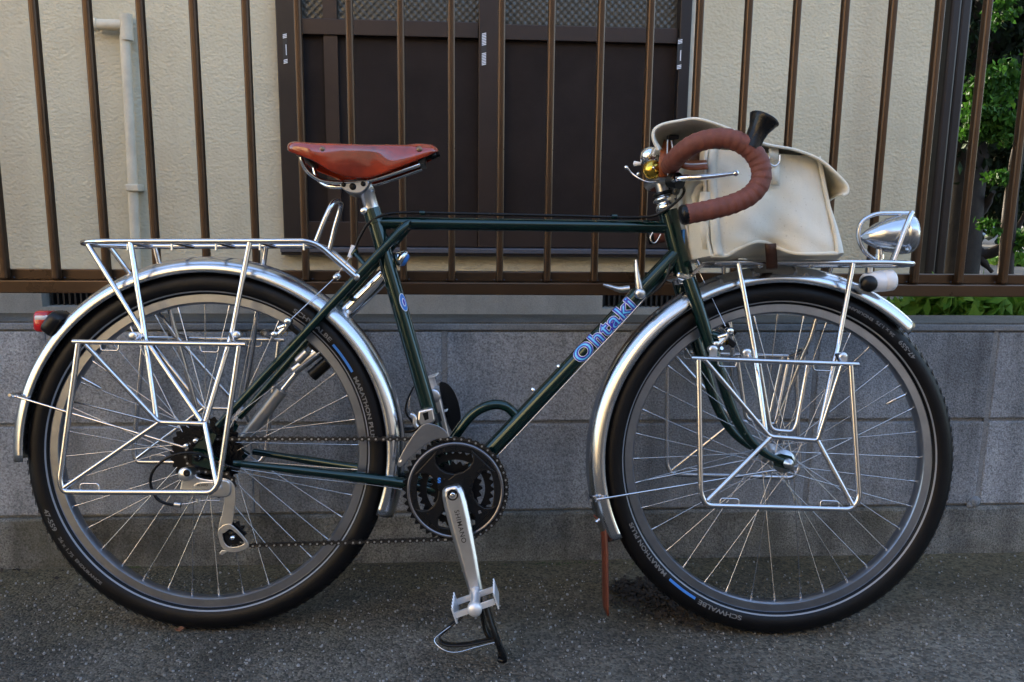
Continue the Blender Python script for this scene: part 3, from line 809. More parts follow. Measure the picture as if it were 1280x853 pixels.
# lugs at the head
fr.tube([B(839, 311, 0), B(833, 325, 0)], 0.0004, 6)
for a, b_ in (((834.5, 264, 0), (838, 277, 0)), ((851, 330, 0), (855, 345.5, 0))):
    fr.tube([B(*a), B(*b_)], 0.0182, 20)
fr.tube([B(464.5, 262, 0), B(470, 280, 0)], 0.0168, 20)
frame_o = fr.build('frame', MAT['green'], bike)
# bolts and bosses
for px, py, n_ in ((698, 458, 0.0), (666, 487, 0.0)):
    g = MB(); p = B(px, py, n_); d = Vector((-0.72, 0, 0.70)); g.lathe([(-0.002, 0.004), (0.004, 0.004), (0.0045, 0)], p - d * 0.001, d, 10); g.build('bottle_bolt', MAT['chrome'], frame_o)
g = MB(); p = B(455, 264, 0.012); g.lathe([(-0.022, 0.0062), (0.004, 0.0064), (0.0055, 0.0045), (0.0056, 0.0)], p, (0, -1, 0), 14); g.build('seat_bolt', MAT['chrome'], frame_o)
g = MB(); p = B(445.5, 346.5, 0.036); g.lathe([(-0.02, 0.006), (0.003, 0.0066), (0.004, 0.004), (0.0042, 0)], p, (0, -1, 0), 14); g.build('rack_bolt', MAT['chrome'], frame_o)
# small parts on the seat tube: blue emblem and a chrome reflector
def on_tube(vs, a, b_, rad, t0, side=0.0):
    """bend flat lettering onto a tube running from a to b_: x along it, y round it"""
    ax = (b_ - a).normalized(); nrm = Vector((0, -1, 0)); nrm = (nrm - ax * nrm.dot(ax)).normalized(); q = ax.cross(nrm) * -1
    o = a + (b_ - a) * t0
    out = []
    for v in vs:
        ang = v.y / rad + side
        out.append(o + ax * v.x + (nrm * math.cos(ang) + q * math.sin(ang)) * (rad + v.z))
    return out
def slice_mesh(vs, fs, step, lim):
    bm = bmesh.new()
    bv = [bm.verts.new(v) for v in vs]
    for f in fs:
        try: bm.faces.new([bv[i] for i in f])
        except ValueError: pass
    y = -lim
    while y <= lim:
        bmesh.ops.bisect_plane(bm, geom=bm.verts[:] + bm.edges[:] + bm.faces[:], plane_co=(0, y, 0), plane_no=(0, 1, 0)); y += step
    bm.verts.index_update()
    r_ = [v.co.copy() for v in bm.verts], [tuple(v.index for v in f.verts) for f in bm.faces]
    bm.free()
    return r_
t_mid = (B(753.5, 412, 0.016) - BB).length / (DT - BB).length
for off, lift, m_, nm in ((0.0030, 0.0003, 'whiteprint', 'lettering_outline'), (0.0021, 0.0006, 'navyprint', 'lettering'), (-0.0004, 0.0009, 'cyanprint', 'lettering_fill')):
    vs, fs = text_mesh('Ohtaki', 0.041, off, 0, 1.15)
    vs, fs = slice_mesh(vs, fs, 0.0025, 0.03)
    wd = max(v.x for v in vs) - min(v.x for v in vs)
    for v in vs: v.x *= (0.142 + 2 * off) / wd
    vs = [Vector((v.x, v.y, lift)) for v in vs]
    g = MB(); g.add(on_tube(vs, BB, DT, 0.0160, t_mid, 0.12), fs, False); g.build(nm, MAT[m_], frame_o)
t_s = (B(506, 378, 0.0146) - BB).length / (SEAT_T - BB).length
for rx_, ry_, lift, m_ in ((0.017, 0.0075, 0.0005, 'whiteprint'), (0.0155, 0.0062, 0.0009, 'blueprint'), (0.008, 0.003, 0.0013, 'whiteprint'), (0.0062, 0.0018, 0.0016, 'navyprint')):
    vs = [Vector((rx_ * math.cos(a * PI / 12), ry_ * math.sin(a * PI / 12), lift)) for a in range(24)]
    g = MB(); g.add(on_tube(vs, BB, SEAT_T, 0.0146, t_s, -0.75), [tuple(range(24))], False); g.build('emblem', MAT[m_], frame_o)
g = MB(); g.lathe([(0, 0.005), (0.012, 0.016), (0.018, 0.017), (0.021, 0.012), (0.022, 0)], B(494, 318, -0.004), (0.8, 0, -0.45), 18); g.build('reflector', MAT['chrome'], frame_o)
g = MB(); g.lathe([(0.0, 0.013), (0.004, 0.010), (0.005, 0)], B(494, 318, -0.004) + Vector((0.8, 0, -0.45)).normalized() * 0.0205, (0.8, 0, -0.45), 18); g.build('reflector_lens', MAT['blueprint'], frame_o)
# head badge (edge on)
g = MB(); g.box(B(853, 298, 0), (0.004, 0.02, 0.03)); g.build('head_badge', MAT['blueprint'], frame_o)
# ---- fork
fk = MB()
for s in (1, -1):
    pts = BP([(861, 349, 0.040), (873, 385, 0.045), (887, 430, 0.048), (901, 470, 0.050), (915, 512, 0.052), (934, 546, 0.053), (958, 568, 0.053), (981, 578, 0.053)])
    pts = [Vector((p.x, p.y if s > 0 else -p.y, p.z)) for p in pts]
    sp_ = spline(pts, 4)
    fk.tube(sp_, [0.0128 - 0.0068 * (i / (len(sp_) - 1)) ** 1.3 for i in range(len(sp_))], 14)
    h = Vector((WB, -0.053 * s, RW))
    fk.plate([h + Vector(q) for q in ((-0.028, 0, 0.012), (-0.022, 0, -0.006), (0.004, 0, -0.012), (0.014, 0, 0), (0.008, 0, 0.012), (-0.01, 0, 0.016))], (0, 0.005 * s, 0))
    fk.lathe([(-0.012, 0.008), (0.012, 0.009)], Vector((B(897, 421, 0.048).x, -0.048 * s, B(897, 421, 0.048).z)), (0.9, 0, -0.25), 12)
fk.tube([HB, B(858, 353, 0)], 0.0165, 16)
fork_o = fk.build('fork', MAT['green'], bike)
g = MB()
pc = B(857, 347.5, 0.04)
g.box(Vector((pc.x, 0, pc.z)), (0.036, 0.098, 0.012), Matrix.Rotation(0.26, 3, 'Y'))
g.build('fork_crown', MAT['chrome'], fork_o, bevel=0.004)
# ---- headset and stem
hax = (HT - HB).normalized()
g = MB()
g.lathe([(-0.004, 0.0165), (0.0, 0.020), (0.008, 0.021), (0.011, 0.0175), (0.016, 0.0165), (0.017, 0.021), (0.021, 0.0215), (0.024, 0.0185), (0.026, 0.014)], HT, hax, 24)
g.build('headset', MAT['chrome'], bike)
g = MB(); g.lathe([(0.004, 0.0165), (0, 0.0205), (-0.010, 0.0205), (-0.012, 0.016)], HB, hax, 24); g.build('headset', MAT['chrome'], bike)
g = MB(); g.lathe([(0.026, 0.0165), (0.0275, 0.0192), (0.0315, 0.0192), (0.033, 0.0165)], HT, hax, 24); g.build('headset_spacer', MAT['black'], bike)
CL = B(826, 219, 0.0)                  # bar clamp
g = MB()
q0 = HT + hax * 0.02
g.tube([q0, q0 + hax * 0.050], 0.0111, 18)
g.tube(spline([q0 + hax * 0.046, q0 + hax * 0.052 + Vector((0.002, 0, 0.002)), CL + Vector((-0.004, 0, -0.004)), CL], 4), [0.0135, 0.0140, 0.0150, 0.0155], 18)
g.lathe([(-0.024, 0.0), (-0.024, 0.0165), (-0.02, 0.018), (0.02, 0.018), (0.024, 0.0165), (0.024, 0)], CL, (0, 1, 0), 22)
g.build('stem', MAT['alloy'], bike)
# ---- wheels
def arc_text(body, size, a_mid, r_mid, inward, span, sp=1.0, bold=0.0):
    vs, fs = text_mesh(body, size, bold, 0, sp)
    wd = max(v.x for v in vs) - min(v.x for v in vs)
    for v in vs: v.x *= R(span) * r_mid / wd
    out = []
    for v in vs:
        if not inward:                # clockwise, letter tops outwards
            a = a_mid - v.x / r_mid; r_ = r_mid + v.y
        else:
            a = a_mid + v.x / r_mid; r_ = r_mid - v.y
        dz = r_ - 0.3030
        n_ = math.sqrt(max(1e-8, 0.0235 ** 2 - dz * dz)) + 0.0005
        out.append(Vector((math.cos(a) * r_, -n_, math.sin(a) * r_)))
    return out, fs
def make_wheel(name, centre, rotd, n_side, hub_prof, flange, valve_a):
    g_ = MB()
    g_.lathe(hub_prof, (0, 0, 0), (0, -1, 0), 22)
    wo = g_.build(name, MAT['alloy'], bike, loc=centre)
    # tyre
    g_ = MB(); rows = []
    for i in range(121):
        a = 2 * PI * i / 120; row = []
        for j in range(20):
            b = 2 * PI * j / 20
            r_ = 0.3030 + 0.0235 * math.cos(b) * (1.0 if math.cos(b) > 0 else 0.98)
            row.append(Vector((math.cos(a) * r_, 0.0235 * math.sin(b), math.sin(a) * r_)))
        rows.append(row)
    g_.grid(rows, True, True)
    # shoulder grooves and tread blocks
    for s in (1, -1):
        for k in range(110):
            a = 2 * PI * k / 110
            p = [Vector((math.cos(a + da) * r_, s * n_, math.sin(a + da) * r_)) for da, r_, n_ in ((0, 0.3197, 0.0172), (0.016, 0.3206, 0.0166), (0.030, 0.3252, 0.0108), (0.022, 0.3258, 0.0098))]
            p2 = [q * 1.0 + Vector((math.cos(a), 0, math.sin(a))) * 0.0008 + Vector((0, s * 0.0006, 0)) for q in p]
            g_.add(p + p2, [(4, 5, 6, 7), (0, 1, 5, 4), (1, 2, 6, 5), (2, 3, 7, 6), (3, 0, 4, 7)], False)
    g_.build('tyre', MAT['rubber'], wo)
    # rim
    g_ = MB(); rows = []
    prof = [(0.2835, 0.0132), (0.2832, 0.0122), (0.2697, 0.0122), (0.2690, 0.0112), (0.2672, 0.0085), (0.2660, 0.0), (0.2672, -0.0085), (0.2690, -0.0112), (0.2697, -0.0122), (0.2832, -0.0122), (0.2835, -0.0132), (0.2846, -0.012), (0.2846, 0.012)]
    for i in range(121):
        a = 2 * PI * i / 120
        rows.append([Vector((math.cos(a) * r_, n_, math.sin(a) * r_)) for r_, n_ in prof])
    g_.grid(rows, True, True)
    o = g_.build('rim', MAT['rim'], wo)
    md = o.modifiers.new('split', 'EDGE_SPLIT'); md.split_angle = R(30)
    # pale band on the sidewall
    for s in (1, -1):
        g_ = MB(); rows = []
        for i in range(121):
            a = 2 * PI * i / 120; row = []
            for r_ in (0.2872, 0.2882, 0.2895):
                n_ = math.sqrt(0.0235 ** 2 - (r_ - 0.3030) ** 2 / 0.98) + 0.0004
                row.append(Vector((math.cos(a) * r_, -s * n_, math.sin(a) * r_)))
            rows.append(row)
        g_.grid(rows)
        g_.build('reflective_band', MAT['stripe'], wo)
    # lettering
    for body, size, ang, span, r_, inw, m_ in (('SCHWALBE', 0.0110, 51.2, 16.5, 0.2985, False, 'print'), ('MARATHON PLUS', 0.0108, 16.8, 22.5, 0.2965, False, 'print'), ('47-559', 0.0115, 204.3, 8.0, 0.3045, True, 'print'), ('26 x 1.75', 0.0085, 214.8, 8.0, 0.3040, True, 'greyprint'), ('ENDURANCE', 0.0070, 226, 12.0, 0.3030, True, 'greyprint')):
        vs, fs = arc_text(body, size, R(ang + rotd), r_, inw, span, 1.0, 0.0003)
        g_ = MB(); g_.add(vs, fs, False); g_.build('lettering', MAT[m_], wo)
    g_ = MB(); rows = []
    for i in range(11):
        a = R(rotd + 41.5 - 11.5 * i / 10); row = []
        for r_ in (0.2948, 0.2965, 0.2995):
            n_ = math.sqrt(0.0235 ** 2 - (r_ - 0.3030) ** 2) + 0.0005
            row.append(Vector((math.cos(a) * r_, -n_, math.sin(a) * r_)))
        rows.append(row)
    g_.grid(rows); g_.build('blue_mark', MAT['blueprint'], wo)
    # valve
    a = R(valve_a); e = Vector((math.cos(a), 0, math.sin(a)))
    g_ = MB(); g_.lathe([(0.225, 0.0), (0.225, 0.0014), (0.231, 0.0022), (0.232, 0.003), (0.266, 0.003)], (0, 0, 0), e, 10); g_.build('valve_stem', MAT['wire'], wo)
    # spokes: 36, crossed three times, two mirror pairs sharing four meshes
    rf, nf = flange
    sm = []
    for side in (1, -1):
        for dr in (1, -1):
            a0 = dr * R(62)
            p0 = Vector((rf * math.cos(a0), -side * nf, rf * math.sin(a0)))
            p1 = Vector((0.2672, -side * 0.003, 0))
            m_ = MB(); m_.tube([p0, p1], 0.0009, 6, cap=False)
            m_.tube([p1.lerp(p0, 0.045), p1], 0.0020, 6)
            sm.append(m_.mesh('spoke', MAT['spoke']))
    for k in range(36):
        side = k % 2; dr = (k // 2) % 2
        share('spoke', sm[side * 2 + dr], wo, (0, 0, 0), (0, -R(10 * k + rotd + 3), 0))
    return wo
prof_r = [(-0.066, 0), (-0.066, 0.005), (-0.058, 0.005), (-0.058, 0.010), (-0.036, 0.013), (-0.036, 0.0245), (-0.032, 0.0245), (-0.028, 0.014), (0.012, 0.014), (0.018, 0.0245), (0.021, 0.0245), (0.021, 0.012), (0.058, 0.010), (0.060, 0.005), (0.070, 0.005), (0.071, 0)]
prof_f = [(-0.068, 0), (-0.068, 0.0045), (-0.052, 0.005), (-0.052, 0.010), (-0.036, 0.012), (-0.036, 0.021), (-0.032, 0.021), (-0.028, 0.012), (0.028, 0.012), (0.032, 0.021), (0.036, 0.021), (0.036, 0.012), (0.052, 0.010), (0.0525, 0.006), (0.056, 0.009), (0.061, 0.009), (0.0615, 0.0045), (0.067, 0.0045), (0.068, 0)]
wr = make_wheel('wheel', HUB_R, 0, 1, prof_r, (0.0225, 0.028), 151)
wf = make_wheel('wheel', HUB_F, -162, 1, prof_f, (0.019, 0.034), 27)
# ---- mudguards
def fender(name, c, a0, a1, rc=0.350, re=0.3235, half=0.0295):
    g_ = MB(); rows = []
    n_ = 90
    for i in range(n_ + 1):
        a = R(a0 + (a1 - a0) * i / n_); row = []
        for j in range(19):
            t = -1 + 2 * j / 18
            ang = t * PI / 2 * 1.0
            y = half * math.sin(ang); r_ = re + (rc - re) * math.cos(ang) ** 0.9
            if j in (0, 18): r_ = re - 0.0015; y = half * t * 0.985
            r_ += 0.0011 * math.exp(-(t / 0.10) ** 2)
            row.append(c + Vector((math.cos(a) * r_, y, math.sin(a) * r_)))
        rows.append(row)
    g_.grid(rows)
    o = g_.build(name, MAT['fender'], bike, solid=0.0012)
    return o
fr_o = fender('mudguard', HUB_R, -19.5, 183.5)
ff_o = fender('mudguard', HUB_F, 46, 206.5, 0.352, 0.3235)
def stay(g_, c, ang, n_end, hub_n, eye, r_end):
    for s in (1, -1):
        e = c + Vector((math.cos(R(ang)) * r_end, -s * n_end, math.sin(R(ang)) * r_end))
        g_.tube([e, Vector((eye.x, -s * hub_n, eye.z))], 0.0021, 8)
        g_.lathe([(-0.004, 0.0036), (0.004, 0.0036)], e, (0, 1, 0), 8)
g = MB(); eye = B(236, 561, 0.066)
stay(g, HUB_R, 163.6, 0.034, 0.066, eye, 0.346); g.tube([HUB_R + Vector((math.cos(R(163.6)) * 0.356, -0.034, math.sin(R(163.6)) * 0.352)), HUB_R + Vector((math.cos(R(163.6)) * 0.356, 0.034, math.sin(R(163.6)) * 0.352))], 0.003, 8)
g.build('stay', MAT['wire'], fr_o)
g = MB(); eye = B(968, 588, 0.058)
stay(g, HUB_F, 192.4, 0.034, 0.058, eye, 0.346); g.tube([HUB_F + Vector((math.cos(R(192.4)) * 0.356, -0.034, math.sin(R(192.4)) * 0.356)), HUB_F + Vector((math.cos(R(192.4)) * 0.356, 0.034, math.sin(R(192.4)) * 0.356))], 0.003, 8)
g.build('stay', MAT['wire'], ff_o)
# leather mud flap on the front mudguard, seen edge on
g = MB(); rows = []
fl = spline(BP([(745, 644, 0), (752, 655, 0), (755, 680, 0), (756, 715, 0), (757, 760, 0)]), 4)
for i, p in enumerate(fl):
    t = i / (len(fl) - 1); hw_ = 0.016 + 0.020 * t
    row = []
    for j in range(7):
        u = -1 + 2 * j / 6
        bow = 0.010 * (1 - u * u) * (1 - 0.75 * t)
        row.append(p + Vector((-bow + 0.006 * (1 - t), u * hw_, 0.002 * math.sin(6 * t + u))))
    rows.append(row)
g.grid(rows); flap_o = g.build('mud_flap', MAT['flapleather'], ff_o, solid=0.0028)
g = MB(); g.lathe([(-0.004, 0.0035), (0.003, 0.004), (0.0045, 0)], B(746, 652, 0.012), (-0.5, -0.8, 0), 10); g.build('rivet', MAT['chrome'], ff_o)
# tail light
g = MB(); c_ = B(70, 402, 0.0)
d_ = Vector((-0.80, 0, 0.58)).normalized(); u_ = Vector((0.58, 0, 0.80))
def oblong(c, d, w2, h2, l0, l1, k=0.6, seg=20):
    x = Vector((0, 1, 0)); y = d.cross(x).normalized(); rows_ = []
    for l, sc in ((l0, 0.0), (l0, 0.9), (l0 + (l1 - l0) * 0.15, 1.0), (l1 - (l1 - l0) * 0.15, 1.0), (l1, 0.9), (l1, 0.0)):
        r_ = []
        for j in range(seg):
            a = 2 * PI * j / seg; ca, sa = math.cos(a), math.sin(a)
            r_.append(c + d * l + x * (w2 * sc * math.copysign(abs(ca) ** k, ca)) + y * (h2 * sc * math.copysign(abs(sa) ** k, sa)))
        rows_.append(r_)
    return rows_
g.grid(oblong(B(72, 404, 0), d_, 0.030, 0.0235, -0.012, 0.010), True, True)
tl = g.build('tail_light', MAT['black'], bike)
g = MB(); g.grid(oblong(B(60, 402, 0), Vector((-1, 0, 0)), 0.026, 0.020, -0.012, 0.013, 0.5), True, True); g.build('lens', MAT['red'], tl)
g = MB(); g.grid(oblong(B(60.5, 397.5, 0), Vector((-1, 0, 0)), 0.0265, 0.0065, -0.013, 0.0125, 0.5), True, True); g.build('clear_strip', MAT['clear'], tl)

# ---- racks
NR = 0.050     # half width of the platforms
def rod(g_, pts, r_=0.0045, rad=0.012, seg=10, closed=False):
    p = BP(pts); g_.tube(rounded(p, rad) if len(p) > 2 else p, r_, seg, closed)
def mirror(pts): return [Vector((p.x, -p.y, p.z)) for p in pts]
def rod2(g_, pts, r_=0.0045, rad=0.012, seg=10):
    p = BP(pts); p = rounded(p, rad) if len(p) > 2 else p
    g_.tube(p, r_, seg); g_.tube(mirror(p), r_, seg)
g = MB()
a0 = B(124, 302, NR); a1 = B(393, 301.5, NR); a2 = B(444, 346, NR - 0.012)
loop = [a2, a1, a0, Vector((B(105, 304, 0.03).x, -0.032, a0.z)), Vector((B(103, 305, 0).x, 0, a0.z)), Vector((B(105, 304, 0.03).x, 0.032, a0.z)), Vector((a0.x, NR, a0.z)), Vector((a1.x, NR, a1.z)), Vector((a2.x, NR - 0.012, a2.z))]
g.tube(rounded(loop, 0.022, 6), 0.0050, 12)
for px in (160, 215, 270, 325, 380):
    p = B(px, 303, NR); g.tube([p, Vector((p.x, NR, p.z))], 0.0035, 8)
    g.tube([p, p - Vector((0, 0, 0.014))], 0.0022, 6)
pz_ = a0.z
rod2(g, [(110, 306, NR - 0.008), (176, 412, 0.062), (181, 424, 0.066)], 0.0046)
rod2(g, [(163, 303, NR), (180, 410, 0.064), (196, 525, 0.090)], 0.0048)
rod2(g, [(312, 303, NR), (291, 412, 0.064), (286, 430, 0.072), (257, 527, 0.100)], 0.0048)
rod2(g, [(179, 420, 0.066), (252, 527, 0.100)], 0.0044)
for s in (1, -1):      # foot of the rack on the dropout
    q = B(263, 540, 0.066); e = B(257, 527, 0.100)
    g.tube([Vector((e.x, -s * 0.1, e.z)), Vector((q.x, -s * 0.064, q.z))], 0.0042, 8)
rack_r = g.build('rear_rack', MAT['wire'], bike)
g = MB()
b0_, b1_ = B(393, 303, 0.03), B(414, 256, 0.026)
hoop = [B(394, 305, 0.030), B(408, 270, 0.028), Vector((B(420, 256, 0).x, -0.018, B(420, 255, 0).z)), Vector((B(424, 254, 0).x, 0.018, B(424, 254, 0).z)), Vector((B(415, 282, 0).x, 0.028, B(415, 282, 0).z)), Vector((B(394, 305, 0.030).x + 0.012, 0.030, B(394, 312, 0.030).z))]
g.tube(spline(hoop, 6), 0.0048, 12); g.build('rack_hoop', MAT['wire'], rack_r)
def pannier(name, pts, hooks, parent):
    for s in (1, -1):
        g_ = MB()
        for pl, r_, rad in pts:
            p = BP(pl); p = rounded(p, rad) if len(p) > 2 else p
            g_.tube(p if s > 0 else mirror(p), r_, 10)
        for hk in hooks:
            p = rounded(BP(hk), 0.004, 3); g_.tube(p if s > 0 else mirror(p), 0.0015, 6)
        g_.build(name, MAT['wire'], parent)
NP = 0.122
pannier('pannier_frame', [
    ([(91, 427.5, NP), (307, 431, NP)], 0.0042, 0),
    ([(98, 430, NP), (75, 600, NP + .012), (79, 615, NP + .012), (265, 616, NP + .012), (274, 603, NP + .012), (299, 433, NP)], 0.0048, 0.022),
    ([(107, 431, NP), (198, 528, 0.104), (254, 530, 0.104)], 0.0042, 0.008),
    ([(199, 528, 0.104), (80, 610, NP + .012)], 0.0042, 0), ([(256, 529, 0.104), (271, 606, NP + .012)], 0.0046, 0),
    ([(176, 420, 0.070), (170, 427, 0.112)], 0.0036, 0), ([(288, 418, 0.070), (292, 429, NP)], 0.0036, 0)],
    [[(125, 430, NP), (126, 438, NP), (148, 438.5, NP), (149, 430, NP)], [(250, 432, NP), (251, 440, NP), (273, 440.5, NP), (274, 432, NP)],
     [(100, 615, NP + .012), (101, 604.5, NP + .012), (123, 605, NP + .012), (124, 615, NP + .012)]], rack_r)
for px, py in ((167, 420), (296, 419)):
    for s in (1, -1):
        p = B(px, py, 0.085); g = MB(); g.lathe([(-0.014, 0.006), (0, 0.007), (0.004, 0.0075), (0.005, 0.004), (0.0052, 0)], Vector((p.x, -s * 0.085, p.z)), (0, -s, 0), 12); g.build('clamp', MAT['alloy'], rack_r)
# front rack
g = MB()
f0, f1 = B(893, 328, NR - 0.004), B(1120, 328.5, NR - 0.006)
tipx = B(1133, 333, 0).x
loop = [f0, f1, Vector((tipx, -0.028, f1.z)), Vector((tipx + 0.004, 0, f1.z)), Vector((tipx, 0.028, f1.z)), Vector((f1.x, -f1.y, f1.z)), Vector((f0.x, -f0.y, f0.z))]
g.tube(rounded(loop, 0.016, 5), 0.0046, 12)
for px in (905, 950, 1005, 1075):
    p = B(px, 328, NR - 0.005); g.tube([p, Vector((p.x, -p.y, p.z))], 0.0035, 8)
for px in (950, 1014):
    p = B(px, 332, 0.03); g.lathe([(-0.004, 0.004), (0.003, 0.0058), (0.006, 0.003), (0.0062, 0)], p, (0, -1, 0), 10)
rod2(g, [(923, 329, NR - 0.004), (936, 400, 0.058), (943, 440, 0.064), (957, 541, 0.100)], 0.0047)
rod2(g, [(1066, 330, NR - 0.004), (1048, 430, 0.064), (1043, 450, 0.072), (1022, 549, 0.100)], 0.0047)
rod2(g, [(948, 450, 0.062), (963, 538, 0.068), (990, 540, 0.068), (996, 530, 0.068), (1010, 452, 0.062)], 0.0042, 0.014)
# strap from fork crown up to the platform
sp_ = spline(BP([(848, 347, 0.014), (860, 346, 0.014), (870, 340, 0.014), (880, 331, 0.014), (895, 328, 0.014)]), 4)
for a, b_ in zip(sp_, sp_[1:]):
    g.bar(a + Vector((0, 0.010, 0)), b_ + (b_ - a) * 0.05 + Vector((0, 0.010, 0)), 0.005, 0.016)
rack_f = g.build('front_rack', MAT['wire'], bike)
g = MB()
hoop = BP([(1117, 326, 0.042), (1137, 272, 0.036)]) + [B(1140, 267.5, 0.02), B(1140, 267.5, -0.02)] + BP([(1136, 272, -0.036), (1115, 326, -0.042)])
g.tube(spline(hoop, 5), 0.0046, 12)
g.tube(spline(BP([(1096, 327, 0), (1081, 315, 0), (1073, 296, 0), (1077, 278, 0), (1093, 268.5, 0), (1112, 267, 0), (1138, 267, 0)]), 6), 0.0040, 12)
g.build('rack_hoop', MAT['wire'], rack_f)
pannier('pannier_frame', [
    ([(864, 448, NP), (1073, 456, NP)], 0.0042, 0),
    ([(873, 450, NP), (876, 618, NP + .01), (883, 632, NP + .01), (1064, 637, NP + .01), (1074, 624, NP + .01), (1063, 457, NP)], 0.0048, 0.022),
    ([(881, 450, NP), (962, 546, 0.104), (1022, 551, 0.104), (1052, 457, NP)], 0.0042, 0.008),
    ([(963, 547, 0.104), (884, 626, NP + .01)], 0.0046, 0), ([(1022, 551, 0.104), (1066, 632, NP + .01)], 0.0044, 0),
    ([(933, 440, 0.075), (940, 451, NP)], 0.0036, 0), ([(1046, 444, 0.075), (1052, 456, NP)], 0.0036, 0)],
    [[(897, 450, NP), (898, 458, NP), (920, 459, NP), (921, 451, NP)], [(1016, 454, NP), (1017, 463, NP), (1039, 464, NP), (1040, 455, NP)],
     [(900, 632, NP + .01), (901, 623, NP + .01), (923, 624, NP + .01), (924, 633, NP + .01)], [(1025, 636, NP + .01), (1026, 626, NP + .01), (1048, 627, NP + .01), (1049, 636, NP + .01)]], rack_f)
for px, py in ((891, 437), (933, 441), (1053, 446)):
    for s in (1, -1):
        p = B(px, py, 0.09); g = MB(); g.lathe([(-0.014, 0.0065), (0, 0.0075), (0.004, 0.0078), (0.005, 0.004), (0.0052, 0)], Vector((p.x, -s * 0.09, p.z)), (0, -s, 0), 12)
        g.box(Vector((p.x, -s * 0.092, p.z - 0.010)), (0.013, 0.006, 0.016)); g.build('clamp', MAT['alloy'], rack_f)

# ---- headlamp, torch
hl_t = B(1075, 297, 0.0); hl_f = B(1128, 293, 0.0); ax = (hl_f - hl_t).normalized(); Lh = (hl_f - hl_t).length
g = MB(); g.lathe([(0, 0), (0.002, 0.004), (0.012, 0.013), (0.03, 0.0235), (0.05, 0.031), (Lh - 0.008, 0.0345), (Lh - 0.004, 0.0352), (Lh - 0.003, 0.0368), (Lh + 0.010, 0.0362), (Lh + 0.016, 0.034), (Lh + 0.016, 0.030)], hl_t, ax, 32)
hl = g.build('headlamp', MAT['fender'], bike)
g = MB(); g.lathe([(Lh + 0.014, 0.032), (Lh + 0.019, 0.022), (Lh + 0.022, 0)], hl_t, ax, 28); g.build('lens', MAT['clear'], hl)
g = MB(); g.tube([B(1099, 312, 0), B(1099, 326, 0)], 0.006, 10); g.lathe([(0, 0.009), (0.008, 0.009)], B(1099, 324, 0), (0, 0, 1), 12); g.build('lamp_bracket', MAT['chrome'], hl)
t0_, t1_ = B(1078, 354, 0.028), B(1117, 350, 0.028); ax = (t1_ - t0_).normalized(); Lt = (t1_ - t0_).length
g = MB(); g.lathe([(0, 0), (0, 0.013), (0.004, 0.0165), (Lt * 0.62, 0.0195), (Lt * 0.64, 0.0185), (Lt * 0.66, 0.0195), (Lt - 0.003, 0.019), (Lt, 0.016), (Lt, 0)], t0_, ax, 24)
tor = g.build('battery_light', MAT['white'], bike)
g = MB(); g.lathe([(0, 0.0), (0, 0.0145), (0.010, 0.0150), (0.014, 0.012), (0.015, 0)], B(1084, 355, 0.040), (-0.1, -1, -0.05), 20); g.build('switch_knob', MAT['black'], tor)
g = MB(); g.box(B(1086, 338, 0.03), (0.010, 0.012, 0.012)); g.build('mount', MAT['alloy'], tor, bevel=0.002)

# ---- saddle
sad_top = [(361.5, 176, .062), (364.5, 173.5, .073), (373, 172.5, .079), (395, 174, .080), (425, 175, .070), (455, 176.5, .048), (485, 177.5, .031), (515, 178.5, .024), (538, 180, .020), (547, 186.5, .012)]
sad_bot = [(360.5, 187, .064), (362.5, 190, .075), (373, 194, .081), (395, 203, .083), (416, 215.5, .070), (440, 222.5, .047), (465, 221.5, .036), (495, 211, .034), (530, 197, .026), (546.5, 188.5, .013)]
st = spline([B(*p) for p in sad_top], 4); sb = spline([B(*p) for p in sad_bot], 4)
g = MB(); rows = []
for i, (a, b_) in enumerate(zip(st, sb)):
    hw_ = -a.y; t = i / (len(st) - 1)
    row = []
    sag = -0.003 - 0.010 * math.sin(PI * min(1, t * 1.3)) + (0.006 if t > 0.75 else 0)
    half = []
    for k in range(9):                      # top from centre to the edge
        u = k / 8
        half.append(Vector((a.x, -hw_ * u * 0.93, a.z - 0.002 + sag * (1 - u * u) * 0.8 - 0.004 * u ** 6)))
    for k in range(1, 9):                   # skirt
        u = k / 8
        bul = math.sin(PI * u) * 0.004
        half.append(Vector((a.x + (b_.x - a.x) * u, -(hw_ + (-b_.y - hw_) * u) - bul, (a.z - 0.006) + (b_.z - a.z + 0.006) * u)))
    row = [Vector((p.x, -p.y, p.z)) for p in half[:0:-1]] + half
    rows.append(row)
g.grid(rows)
sd = g.build('saddle', MAT['leather'], bike, solid=0.0035)
md = sd.modifiers.new('smooth', 'SUBSURF'); md.levels = md.render_levels = 1
for px, py, n_, r_ in ((402.5, 186.5, 0.0825, 0.0048), (524, 186.5, 0.0295, 0.0052)):
    g = MB(); g.lathe([(-0.004, r_), (0.001, r_), (0.0022, r_ * 0.7), (0.003, 0)], B(px, py, n_), (0, -1, 0.15), 14); g.build('rivet', MAT['dullcopper'], sd)
for s in (1, -1):
    p = spline([Vector((q.x, q.y * s, q.z)) for q in BP([(376, 190, .050), (378, 203, .048), (386, 216, .042), (402, 226, .030), (425, 228.5, .024), (455, 227, .022), (480, 221, .022), (525, 206, .020)])], 5)
    g = MB(); g.tube(p, 0.0040, 10); g.build('saddle_rail', MAT['chrome'], sd)
g = MB(); g.tube([B(372, 190, 0.068), Vector((B(372, 190, 0.068).x, 0.068, B(372, 190, 0.068).z))], 0.006, 8)
g.build('saddle_frame', MAT['blacksteel'], sd)
